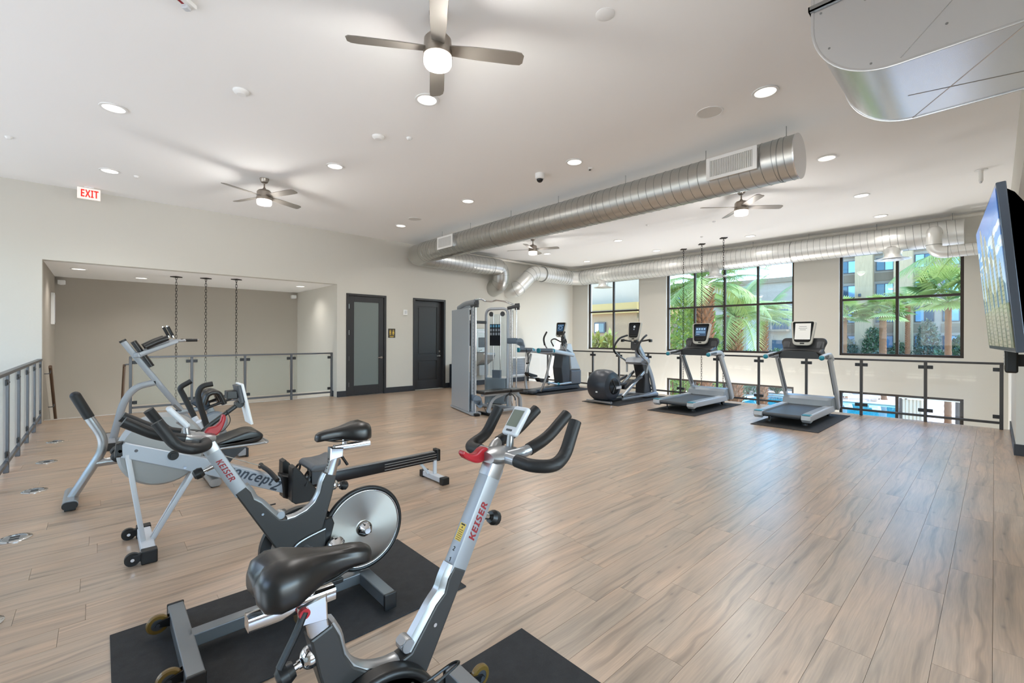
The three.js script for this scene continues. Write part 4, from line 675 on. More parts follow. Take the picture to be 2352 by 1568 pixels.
  const st = part(t, 'seat', ext(seatP, 0.32, { bevel: 0.02, seg: 3, smooth: true }), mat(0x55585c, 0.5), 'dark grey moulded seat'); part(st, 'carriage', slab(1.29, 1.45, 0.22, 0.35, -0.058, -0.044, 0.003), M.charcoal); part(st, 'carriage', slab(1.29, 1.45, 0.22, 0.35, 0.044, 0.058, 0.003), M.charcoal); part(st, 'roller', [1.31, 1.43].map((x) => cyl([x, 0.3, -0.05], [x, 0.3, 0.05], 0.016)), M.blackPlastic);
  // foot stretchers
  part(t, 'catch_housing', [ext([[1.06, 0.35], [1.13, 0.325], [1.32, 0.21], [1.3, 0.17], [1.17, 0.115], [1.075, 0.165]], 0.12, { bevel: 0.01 })], M.blackPlastic, 'black foot stretcher housing');
  for (const s of [-1, 1]) {
    const fr = part(t, 'footrest', [ext([[1.105, 0.42], [1.13, 0.43], [1.32, 0.16], [1.285, 0.13], [1.13, 0.135], [1.1, 0.16]], 0.11, { bevel: 0.006 }).translate(0, 0, s * 0.125)], M.blackPlastic); part(fr, 'strap', [pipe([[1.2, 0.26, s * 0.125 - 0.06], [1.25, 0.36, s * 0.125 - 0.03], [1.25, 0.36, s * 0.125 + 0.03], [1.2, 0.26, s * 0.125 + 0.06]], 0.01, 0.05, 6)], M.softBlack); part(fr, 'heel_cup', bar([[1.15, 0.4, s * 0.125], [1.31, 0.18, s * 0.125]], 0.085, 0.012), M.softBlack);
  }
  const hd = part(t, 'handle', [pipe([[0.98, 0.37, 0.24], [0.955, 0.42, 0.12], [0.93, 0.435, 0.0], [0.955, 0.42, -0.12], [0.98, 0.37, -0.24]], 0.017, 0.08, 12)], M.softBlack, 'black pull handle'); part(hd, 'chain', [cyl([0.93, 0.435, 0], [0.6, 0.6, 0], 0.004, 0.004, 6)], M.nickel);
  // monitor
  part(t, 'monitor_arm', [bar([[0.47, 0.66, 0], [0.57, 0.78, 0], [0.775, 0.935, 0]], 0.035, 0.03, 0.05), cyl([0.775, 0.935, -0.04], [0.775, 0.935, 0.04], 0.026, 0.026, 18)], M.blackPlastic, 'black monitor arm');
  const mo = part(t, 'monitor', [bar([[0.78, 1.09, 0], [0.845, 0.785, 0]], 0.2, 0.016, 0, { r: 0.004, up: [1, 0.2, 0] })], M.white, 'white monitor backing board'); part(mo, 'monitor_body', [bar([[0.765, 1.08, 0], [0.79, 0.95, 0]], 0.15, 0.04, 0, { r: 0.01, up: [1, 0.2, 0] })], M.charcoal); part(mo, 'screen', [bar([[0.796, 1.07, 0], [0.818, 0.96, 0]], 0.12, 0.004, 0, { r: 0.001, up: [1, 0.2, 0] })], M.screen); part(mo, 'device_clip', slab(0.69, 0.76, 0.98, 1.04, -0.05, 0.05, 0.006), M.blackPlastic);
  part(t, 'monitor_cable', pipe([[0.69, 0.9, 0.03], [0.72, 0.82, 0.05], [0.66, 0.74, 0.05], [0.6, 0.76, 0.03]], 0.003, 0.04, 6), M.dark);
}

// ---------------------------------------------------------------- stretching seat
{
  const t = thing('stretch_trainer', 'silver tubular stretching machine with long black grip and black seat behind the rower', 'stretch machine', [0, 0, -5.3]), tube = M.silver;
  const ft = part(t, 'front_foot', [sweep(straight([-0.175, 0.055, 0.14], [-0.175, 0.055, -0.3], 3), rrect(0.1, 0.075, 0.037, 6))], tube); for (const [z0, z1] of [[0.135, 0.16], [-0.295, -0.32]]) part(ft, 'foot_cap', sweep(straight([-0.175, 0.052, z0], [-0.175, 0.052, z1], 2), rrect(0.098, 0.06, 0.03, 6)), M.blackPlastic); for (const z of [0.02, -0.28]) part(ft, 'floor_pad', slab(-0.21, -0.14, 0, 0.03, z, z + 0.1, 0.004), M.blackPlastic);
  part(t, 'mast', [pipe([[-0.17, 0.07, 0], [0.055, 0.5, 0], [-0.075, 0.765, 0]], 0.034, 0.13, 20)], tube, 'bent silver tube mast');
  part(t, 'long_grip', [pipe([[-0.062, 0.74, 0], [-0.148, 0.935, 0]], 0.0375, 0, 20), sph(0.0375, -0.148, 0.935, 0, [1, 1, 1], 18)], M.softBlack, 'black foam grip');
  part(t, 'spine', [pipe([[-0.02, 0.34, 0], [0.2, 0.345, 0], [0.55, 0.33, 0], [0.95, 0.26, 0]], 0.034, 0.1, 18)], tube);
  part(t, 'knee_pad', [-1, 1].map((s) => loft([-0.09, -0.07, 0, 0.07, 0.09].map((z, i) => circle(1, 20).map(([a, b]) => [0.15 + a * [0.03, 0.07, 0.08, 0.07, 0.03][i], 0.40 + b * [0.02, 0.045, 0.052, 0.045, 0.02][i], s * 0.12 + z])))), M.softBlack, 'dark padded knee rest');
  for (const s of [-1, 1]) {
    part(t, 'handle_sleeve', pipe([[0.77, 0.50, s * 0.1], [0.70, 0.635, s * 0.15]], 0.026, 0, 16), M.lightGrey);
    part(t, 'side_grip', [s > 0 ? pipe([[0.77, 0.55, 0.16], [0.70, 0.80, 0.19], [0.68, 0.90, 0.2], [0.71, 0.975, 0.2], [0.80, 0.99, 0.2]], 0.025, 0.07, 16) : pipe([[0.71, 0.62, -0.16], [0.613, 0.868, -0.2], [0.583, 0.935, -0.2], [0.68, 0.995, -0.2]], 0.025, 0.07, 16)], M.softBlack, 'black curved grip');
  }
  part(t, 'seat_tray', [slab(0.74, 1.29, 0.335, 0.352, -0.17, 0.17, 0.008), pipe([[0.72, 0.35, 0.16], [1.3, 0.345, 0.16], [1.3, 0.345, -0.16], [0.72, 0.35, -0.16]], 0.014, 0.06, 10)], tube);
  part(t, 'seat', [ext([[0.76, 0.375], [0.85, 0.41], [1.0, 0.455], [1.12, 0.485], [1.2, 0.475], [1.25, 0.43], [1.24, 0.385], [1.18, 0.36], [0.95, 0.355], [0.8, 0.358]], 0.34, { bevel: 0.03, seg: 3, smooth: true })], M.leather, 'black padded saddle seat');
  part(t, 'seat_strut', [ext([[0.7, 0.34], [1.16, 0.335], [1.0, 0.2], [0.86, 0.02], [0.78, 0.02], [0.8, 0.2]], 0.09, { bevel: 0.006 })], M.charcoal);
  const rf = part(t, 'rear_foot', [sweep(straight([0.82, 0.045, 0.24], [0.82, 0.045, -0.24], 3), rrect(0.1, 0.07, 0.034, 5))], tube); part(rf, 'foot_cap', slab(0.785, 0.855, 0, 0.03, 0.12, 0.22, 0.004), M.blackPlastic); part(rf, 'foot_cap', slab(0.785, 0.855, 0, 0.03, -0.22, -0.12, 0.004), M.blackPlastic);
}
// ---------------------------------------------------------------- back extension bench
{
  const t = thing('back_extension_bench', 'grey back extension bench with arched black hip pad and capped grips behind the stretching machine', 'exercise bench', [0, 0, -6.4]);
  part(t, 'base_beam', slab(0.5, 1.3, 0.03, 0.09, -0.035, 0.035, 0.006), M.silverPaint);
  const ff = part(t, 'rear_foot', slab(1.22, 1.30, 0.02, 0.1, -0.3, 0.3, 0.006), M.silverPaint); part(ff, 'foot_cap', [slab(1.3, 1.325, 0, 0.105, -0.3, 0.3, 0.004)], M.blackPlastic);
  const f2 = part(t, 'front_foot', slab(0.48, 0.55, 0.02, 0.09, -0.25, 0.25, 0.006), M.silverPaint); part(f2, 'foot_cap', slab(0.478, 0.552, 0, 0.03, 0.18, 0.25, 0.004), M.blackPlastic); part(f2, 'foot_cap', slab(0.478, 0.552, 0, 0.03, -0.25, -0.18, 0.004), M.blackPlastic);
  part(t, 'post', [bar([[1.2, 0.08, 0], [0.96, 0.6, 0]], 0.06, 0.08)], M.silverPaint);
  part(t, 'round_shroud', rot(lathe([[0, -0.05], [0.11, -0.05], [0.13, -0.03], [0.13, 0.03], [0.11, 0.05], [0, 0.05]], 32), PI / 2).translate(1.02, 0.42, 0.05), M.greyPlastic, 'grey rounded shroud');
  for (const s of [-1, 1]) part(t, 'hip_pad', sweep(fillet([[0.895, 0.655, s * 0.11], [0.93, 0.78, s * 0.11], [1.04, 0.79, s * 0.11], [1.1, 0.64, s * 0.11]], 0.09, 8), rrect(0.16, 0.055, 0.025, 4), { up: [1, 0, 0] }), M.leather, 'black arched hip pad');
  part(t, 'pad_bracket', [ext([[0.78, 0.67], [0.86, 0.72], [0.95, 0.7], [0.98, 0.6], [0.9, 0.56]], 0.16, { bevel: 0.01 })], mat(0x2a3440, 0.4, 0.3));
  for (const s of [-1, 1]) { const g = part(t, 'grip', pipe([[0.94, 0.62, s * 0.17], [1.165, 0.70, s * 0.17]], 0.017, 0, 12), M.softBlack, 'black grip'); part(g, 'end_cap', cyl([1.16, 0.698, s * 0.17], [1.195, 0.71, s * 0.17], 0.017, 0.014, 12), M.chrome); }
  part(t, 'foot_plate', [bar([[0.62, 0.56, 0.24], [0.62, 0.56, -0.24]], 0.02, 0.02), bar([[0.66, 0.62, 0.26], [0.66, 0.62, -0.26]], 0.03, 0.02), bar([[0.56, 0.09, 0], [0.64, 0.6, 0]], 0.05, 0.05)], M.charcoal);
  part(t, 'tie_tube', bar([[0.64, 0.56, 0], [0.95, 0.6, 0]], 0.05, 0.05), M.silverPaint);
}
// ---------------------------------------------------------------- knee raise tower
{
  const t = thing('knee_raise_tower', 'tall silver leg raise tower with black padded arms in front of the stair balustrade', 'exercise tower', [0, 0, -8.0]), sp = M.silverPaint;
  // profile coordinates taken in the plane of the machine
  const post = part(t, 'leaning_post', bar([[0.235, 1.375, 0], [1.08, 0.05, 0]], 0.075, 0.075, 0, { r: 0.008, up: [0.85, 0.53, 0] }), sp, 'leaning square tube post'); part(post, 'top_cap', bar([[0.225, 1.392, 0], [0.238, 1.37, 0]], 0.08, 0.08, 0, { up: [0.85, 0.53, 0] }), M.blackPlastic);
  part(t, 'curved_brace', bar([[0.58, 0.80, 0], [0.36, 0.755, 0], [0.24, 0.56, 0], [0.13, 0.04, 0]], 0.075, 0.085, 0.16, { r: 0.02, up: [0, 1, 0] }), sp, 'curved rear brace tube');
  const bf = part(t, 'rear_foot', slab(0.06, 0.16, 0.015, 0.09, -0.42, 0.42, 0.008), sp); part(bf, 'foot_cap', slab(0.055, 0.165, 0, 0.095, -0.44, -0.41, 0.006), M.blackPlastic); part(bf, 'foot_cap', slab(0.055, 0.165, 0, 0.095, 0.41, 0.44, 0.006), M.blackPlastic);
  part(t, 'floor_beam', slab(0.16, 1.1, 0.02, 0.085, -0.035, 0.035, 0.006), sp); const f2 = part(t, 'front_foot', slab(1.04, 1.13, 0.015, 0.09, -0.35, 0.35, 0.008), sp); part(f2, 'foot_cap', slab(1.035, 1.135, 0, 0.095, -0.37, -0.34, 0.006), M.blackPlastic); part(f2, 'foot_cap', slab(1.035, 1.135, 0, 0.095, 0.34, 0.37, 0.006), M.blackPlastic);
  part(t, 'back_pad', bar([[0.34, 1.375, 0], [0.535, 1.03, 0]], 0.24, 0.065, 0, { r: 0.025, up: [0.87, 0.49, 0] }), M.leather, 'black back pad');
  for (const s of [-1, 1]) {
    const z = s * 0.27, ar = part(t, 'arm', [bar([[0.40, 1.20, z], [0.80, 1.385, z]], 0.05, 0.06), bar([[0.36, 1.18, 0], [0.40, 1.2, z]], 0.05, 0.06)], sp);
    part(ar, 'arm_pad', [bar([[0.455, 1.30, z], [0.57, 1.37, z], [0.69, 1.425, z]], 0.13, 0.075, 0.05, { r: 0.03, up: [-0.42, 0.9, 0] })], M.leather, 'black padded forearm rest');
    const g = part(ar, 'upright_grip', pipe([[0.745, 1.455, z], [0.69, 1.58, z]], 0.02, 0, 12), M.softBlack); part(g, 'grip_cap', [cyl([0.69, 1.578, z], [0.683, 1.595, z], 0.02, 0.016, 12), cyl([0.755, 1.43, z], [0.744, 1.457, z], 0.022, 0.022, 12)], M.chrome);
    part(ar, 'dip_bar', pipe([[0.76, 1.38, z], [0.86, 1.385, z], [0.9, 1.39, z * 0.92]], 0.017, 0.03, 12), sp); const h = part(ar, 'dip_grip', pipe([[0.89, 1.39, z * 0.93], [1.03, 1.393, z * 0.9]], 0.02, 0, 12), M.softBlack); part(h, 'grip_cap', [cyl([1.028, 1.393, z * 0.9], [1.05, 1.394, z * 0.895], 0.02, 0.015, 12), cyl([0.87, 1.388, z * 0.935], [0.892, 1.39, z * 0.93], 0.022, 0.022, 12)], M.chrome);
  }
  part(t, 'step_peg', [bar([[0.8, 0.3, -0.3], [0.8, 0.3, 0.3]], 0.05, 0.03)], M.blackPlastic);
}

// ---------------------------------------------------------------- treadmills
const bezelShape = (w, h, r, taper = 0.1) => { const s = new THREE.Shape(), a = w / 2, b = h / 2, k = w * taper; s.moveTo(-a + r, b); s.lineTo(a - r, b); s.quadraticCurveTo(a, b, a, b - r); s.lineTo(a - k, -b + r * 1.6); s.quadraticCurveTo(a - k * 1.2, -b, a - k - r * 1.8, -b); s.lineTo(-a + k + r * 1.8, -b); s.quadraticCurveTo(-a + k * 1.2, -b, -a + k, -b + r * 1.6); s.lineTo(-a, b - r); s.quadraticCurveTo(-a, b, -a + r, b); return s; };
const uiTex = (kind) => canvasTex(256, 320, (g, w, h) => {
  g.fillStyle = '#15181d'; g.fillRect(0, 0, w, h);
  if (kind === 'dash') { g.fillStyle = '#33475f'; g.fillRect(14, 40, w - 28, h - 80); g.fillStyle = '#8fb0cf'; for (let i = 0; i < 4; i++) g.fillRect(30 + i * 52, 70, 36, 44); g.fillStyle = '#5f7f9f'; g.fillRect(30, 140, w - 60, 70); g.fillStyle = '#b9cfe2'; g.fillRect(40, 230, 70, 10); }
  else if (kind === 'globe') { g.fillStyle = '#25435f'; g.fillRect(10, 20, w - 20, h - 60); g.strokeStyle = '#a9c6dd'; g.lineWidth = 8; g.beginPath(); g.arc(w / 2, h / 2 - 10, 62, 0, 7); g.stroke(); g.fillStyle = '#7ba0bf'; for (let i = 0; i < 4; i++) g.fillRect(24 + i * 56, 40, 40, 22); }
  else { g.fillStyle = '#dfe6ee'; g.beginPath(); g.ellipse(w / 2 + 6, 80, 26, 34, 0, 0, 7); g.fill(); g.fillStyle = '#15181d'; g.beginPath(); g.ellipse(w / 2 + 12, 82, 12, 18, 0, 0, 7); g.fill(); g.fillStyle = '#77808a'; g.fillRect(w / 2 - 18, 140, 36, 46); }
});
const M_ui = Object.fromEntries(['dash', 'globe', 'logo'].map((k) => { const t = uiTex(k); return [k, mat(0xffffff, 0.15, 0, { map: t, emissive: 0xffffff, emissiveMap: t, emissiveIntensity: 0.5 })]; }));
// display head: front faces -x, tilted back; origin at its centre
function displayHead(parent, x, y, z, tilt, w, h, ui, paper) {
  const hd = part(parent, 'display', ext(bezelShape(w, h, 0.05), 0.055, { bevel: 0.012, seg: 3 }), mat(0xb9b8b0, 0.4, 0.2), 'silver framed display console');
  hd.position.set(x, y, z); hd.rotation.set(0, -PI / 2, 0, 'YXZ'); hd.rotation.x = -tilt;
  part(hd, 'black_surround', ext(bezelShape(w * 0.84, h * 0.84, 0.03), 0.006, { bevel: 0.001 }).translate(0, h * 0.05, 0.0275), M.screen);
  part(hd, 'screen', new THREE.PlaneGeometry(w * 0.66, h * 0.56).translate(0, h * 0.1, 0.0312), M_ui[ui], 'lit display screen');
  part(hd, 'key_strip', [-2, -1, 0, 1, 2].map((i) => box(0.03, 0.012, 0.004, i * 0.04, -h * 0.26, 0.031, 0.002)), M.charcoal);
  part(hd, 'badge', box(0.07, 0.025, 0.004, 0, -h * 0.42, 0.0285, 0.003), M.dark);
  if (paper) {
    const p = part(hd, 'paper_notice', box(w * 0.62, h * 0.66, 0.002, 0, h * 0.07, 0.034, 0.0005), M.paper, 'white paper notice taped over the screen');
    part(p, 'print', [0, 1, 2].map((i) => new THREE.PlaneGeometry(w * [0.3, 0.34, 0.24][i], 0.008).translate(0, h * (0.27 - i * 0.07), 0.0356)), mat(0x8d8d8d, 0.8));
  }
  return hd;
}
function treadmill(label, zc, ui, paper) {
  const t = thing('treadmill', label, 'treadmill', [9.2, 0.009, zc], 0, 'treadmills facing the windows'), LG = mat(0xb4b8bc, 0.42, 0.2);
  part(t, 'deck', [slab(-0.88, 0.9, 0.115, 0.175, -0.30, 0.30, 0.01)], M.softBlack);
  part(t, 'belt', [slab(-0.87, 0.55, 0.176, 0.188, -0.275, 0.275, 0.004), cyl([-0.87, 0.155, -0.275], [-0.87, 0.155, 0.275], 0.034, 0.034, 20)], mat(0x3c4146, 0.55), 'dark running belt');
  for (const s of [-1, 1]) {
    const r = part(t, 'side_rail', [ext([[-0.80, 0.10], [-0.80, 0.205], [0.62, 0.215], [0.72, 0.10]], 0.125, { bevel: 0.015, seg: 2 }).translate(0, 0, s * 0.352)], LG, 'light grey side rail'); part(r, 'tread_strip', slab(-0.78, 0.56, 0.206, 0.2125, s * 0.33 - 0.045, s * 0.33 + 0.045, 0.002), M.greyPlastic);
    const c = part(t, 'rear_cap', [ext([[-0.93, 0.13], [-0.925, 0.19], [-0.90, 0.208], [-0.79, 0.208], [-0.79, 0.10], [-0.88, 0.085]], 0.14, { bevel: 0.018, seg: 3 }).translate(0, 0, s * 0.355)], LG); part(c, 'teal_edge', slab(-0.922, -0.80, 0.2, 0.212, s * 0.355 - 0.06, s * 0.355 + 0.06, 0.005), M.teal, 'teal accent');
    part(t, 'rear_foot', [cyl([-0.62, 0, s * 0.27], [-0.62, 0.03, s * 0.27], 0.045, 0.038, 18), cyl([-0.62, 0.03, s * 0.27], [-0.62, 0.12, s * 0.27], 0.012)], M.blackPlastic);
    part(t, 'front_wheel', cyl([0.72, 0.05, s * 0.3 - 0.02], [0.72, 0.05, s * 0.3 + 0.02], 0.05, 0.05, 20), M.blackPlastic);
    const u = part(t, 'upright', [bar([[0.93, 0.14, s * 0.42], [0.80, 0.40, s * 0.42], [0.30, 1.10, s * 0.42]], 0.055, 0.125, 0.1, { r: 0.02, up: [0.8, 0.55, 0] })], LG, 'light grey leaning upright'); part(u, 'inner_strip', bar([[0.775, 0.42, s * 0.39], [0.31, 1.06, s * 0.39]], 0.012, 0.085, 0, { r: 0.004, up: [0.8, 0.55, 0] }), M.charcoal);
    const a = part(t, 'arm', [bar([[0.42, 1.06, s * 0.42], [0.30, 1.145, s * 0.42], [-0.05, 1.135, s * 0.425], [-0.30, 1.11, s * 0.43]], 0.085, 0.085, 0.1, { r: 0.035 })], LG, 'light grey handrail'); part(a, 'arm_inset', bar([[-0.26, 1.117, s * 0.43 + 0.041], [0.0, 1.137, s * 0.427 + 0.041]], 0.008, 0.045, 0, { r: 0.003 }), M.charcoal); part(a, 'teal_tip', sph(0.042, -0.30, 1.108, s * 0.43, [0.9, 1, 1]), M.teal, 'teal end cap');
  }
  part(t, 'motor_cover', [ext([[0.52, 0.20], [0.56, 0.30], [0.64, 0.345], [0.82, 0.36], [0.93, 0.32], [0.97, 0.18], [0.93, 0.10], [0.55, 0.10]], 0.80, { bevel: 0.03, seg: 3 })], mat(0x8f979e, 0.4, 0.3), 'grey motor cover');
  part(t, 'cross_bar', sweep(curve([[-0.02, 1.14, -0.40], [0.10, 1.2, -0.25], [0.13, 1.225, 0], [0.10, 1.2, 0.25], [-0.02, 1.14, 0.40]], 20), rrect(0.05, 0.04, 0.018, 3)), M.softBlack, 'black curved front grip');
  part(t, 'control_panel', [ext([[0.06, 1.08], [0.06, 1.2], [0.3, 1.27], [0.42, 1.2], [0.4, 1.08]], 0.66, { bevel: 0.03, seg: 2 })], mat(0x25282c, 0.4), 'dark control panel');
  part(t, 'accessory_tray', [ext(bezelShape(0.72, 0.32, 0.09, 0.04), 0.07, { bevel: 0.02, seg: 2 }).rotateX(-0.35).rotateY(-PI / 2).translate(0.36, 1.29, 0)], mat(0x1e2024, 0.4), 'dark rounded back panel');
  for (const s of [-1, 1]) part(t, 'cup_holder', ext(bezelShape(0.12, 0.2, 0.04, 0.04), 0.01, { bevel: 0.002 }).rotateX(-0.35).rotateY(-PI / 2).translate(0.318, 1.29, s * 0.27), M.charcoal);
  displayHead(t, 0.33, 1.53, 0, 0.22, 0.4, 0.46, ui, paper);
  part(t, 'display_neck', bar([[0.40, 1.2, 0], [0.37, 1.45, 0]], 0.12, 0.05), M.charcoal);
  return t;
}
treadmill('grey treadmill with a white paper notice over its display', -2.40, 'dash', true);
treadmill('grey treadmill with a dark lit display next to the elliptical trainer', -4.30, 'dash', false);
for (const [z, w] of [[-2.31, 'black rubber mat under the treadmill with a paper notice'], [-4.24, 'black rubber mat under the treadmill with a lit display'], [-5.89, 'black rubber mat under the elliptical trainer'], [-8.17, 'black rubber mat under the adaptive stepper']]) single('floor_mat', matGeo(2.24, 0.97), M.mat, w, 'mat', 'rubber equipment mats', [9.18, 0, z]);

// ---------------------------------------------------------------- elliptical trainer
{
  const t = thing('elliptical_trainer', 'elliptical trainer with a large dark drum and a tall silver column', 'elliptical trainer', [9.1, 0.009, -5.89]), LG = mat(0x9aa0a8, 0.4, 0.35), navy = mat(0x2c333d, 0.35, 0.1);
  const dr = part(t, 'drive_drum', [rot(lathe([[0, -0.27], [0.2, -0.27], [0.30, -0.235], [0.345, -0.15], [0.357, 0], [0.345, 0.15], [0.30, 0.235], [0.2, 0.27], [0, 0.27]], 48), PI / 2).translate(-0.87, 0.385, 0)], navy, 'large dark round drive housing');
  part(dr, 'side_disc', [rot(lathe([[0, 0], [0.17, 0], [0.185, -0.02], [0, -0.02]], 36), PI / 2).translate(-0.87, 0.385, 0.285)], M.screen); part(dr, 'side_spoke', [0, 1, 2].map((k) => { const a = k * 2.1; return bar([[-0.87, 0.385, 0.29], [-0.87 + 0.16 * Math.cos(a), 0.385 + 0.16 * Math.sin(a), 0.29]], 0.03, 0.012); }), M.charcoal); part(dr, 'badge_plate', slab(-0.82, -0.62, 0.32, 0.385, 0.284, 0.292, 0.004), M.lightGrey, 'pale badge plate'); part(dr, 'rear_badge', box(0.004, 0.03, 0.05, -1.21, 0.27, 0.05, 0.001), M.white);
  part(t, 'rear_foot', [bar([[-1.05, 0.045, -0.32], [-1.05, 0.045, 0.32]], 0.07, 0.05, 0, { r: 0.02 })], M.silver); part(t, 'base_rail', [bar([[-1.0, 0.04, 0], [1.02, 0.04, 0]], 0.09, 0.06)], M.charcoal);
  part(t, 'front_base', [ext([[0.52, 0.02], [0.52, 0.09], [0.95, 0.12], [1.06, 0.09], [1.06, 0.02]], 0.5, { bevel: 0.015 })], LG);
  for (const s of [-1, 1]) {
    part(t, 'ramp', [bar([[-0.35, 0.10, s * 0.14], [0.55, 0.62, s * 0.14]], 0.05, 0.07, 0, { r: 0.01 })], M.silver, 'silver inclined ramp'); part(t, 'side_rail', bar([[-0.5, 0.07, s * 0.24], [0.95, 0.07, s * 0.24]], 0.045, 0.05, 0, { r: 0.01 }), LG);
    const pd = part(t, 'pedal', [ext([[-0.48, 0.25], [-0.46, 0.31], [-0.12, 0.42 + s * 0.03], [-0.06, 0.40 + s * 0.03], [-0.1, 0.36 + s * 0.03], [-0.42, 0.24]], 0.16, { bevel: 0.01 }).translate(0, s * 0.04, s * 0.2)], M.blackPlastic, 'black foot pedal'); part(pd, 'link_arm', bar([[-0.75, 0.40, s * 0.2], [-0.1, 0.40, s * 0.2], [0.35, 0.52, s * 0.2]], 0.05, 0.06, 0.2), M.charcoal);
    const ar = part(t, 'swing_arm', [pipe([[0.46, 0.60, s * 0.27], [0.50, 0.86, s * 0.29], [0.22, 0.98, s * 0.31], [-0.04, 1.14, s * 0.32], [0.02, 1.28, s * 0.32], [0.22, 1.44, s * 0.32], [0.46, 1.50, s * 0.26]], 0.021, 0.12, 14)], M.silver, 'bent swinging arm'); part(ar, 'grip', pipe([[0.06, 1.06, s * 0.318], [-0.045, 1.145, s * 0.32], [0.02, 1.285, s * 0.32], [0.22, 1.443, s * 0.32], [0.46, 1.503, s * 0.26]], 0.0235, 0.1, 14), M.softBlack, 'black foam grip');
    part(t, 'fixed_grip', [pipe([[0.42, 1.36, s * 0.12], [0.38, 1.38, s * 0.3], [0.46, 1.4, s * 0.36]], 0.02, 0.06, 12), box(0.09, 0.07, 0.06, 0.44, 1.375, s * 0.38, 0.015)], M.blackPlastic);
  }
  part(t, 'column', [bar([[1.02, 0.05, 0.17], [0.9, 0.5, 0.15], [0.62, 1.02, 0.08], [0.44, 1.34, 0]], 0.07, 0.13, 0.2, { r: 0.03, up: [1, 0.4, 0] }), bar([[1.02, 0.05, -0.17], [0.9, 0.5, -0.15], [0.62, 1.02, -0.08], [0.44, 1.34, 0]], 0.07, 0.13, 0.2, { r: 0.03, up: [1, 0.4, 0] })], LG, 'silver grey column');
  part(t, 'pivot_housing', [ext([[0.28, 0.86], [0.36, 0.96], [0.62, 0.98], [0.70, 0.9], [0.62, 0.8], [0.40, 0.8]], 0.44, { bevel: 0.03, seg: 2 }), cyl([0.5, 0.88, -0.3], [0.5, 0.88, 0.3], 0.065, 0.065, 22)], LG);
  part(t, 'shroud', [ext([[0.5, 0.82], [0.72, 0.8], [0.95, 0.15], [0.9, 0.07], [0.6, 0.07], [0.62, 0.45]], 0.26, { bevel: 0.02 })], mat(0x23272d, 0.35), 'dark lower shroud');
  displayHead(t, 0.36, 1.60, 0, 0.2, 0.36, 0.44, 'logo');
  part(t, 'display_neck', [bar([[0.45, 1.2, 0], [0.42, 1.48, 0]], 0.1, 0.06), ext(bezelShape(0.26, 0.22, 0.03, 0.06), 0.04, { bevel: 0.01 }).rotateX(-0.2).rotateY(-PI / 2).translate(0.40, 1.25, 0)], M.charcoal);
}
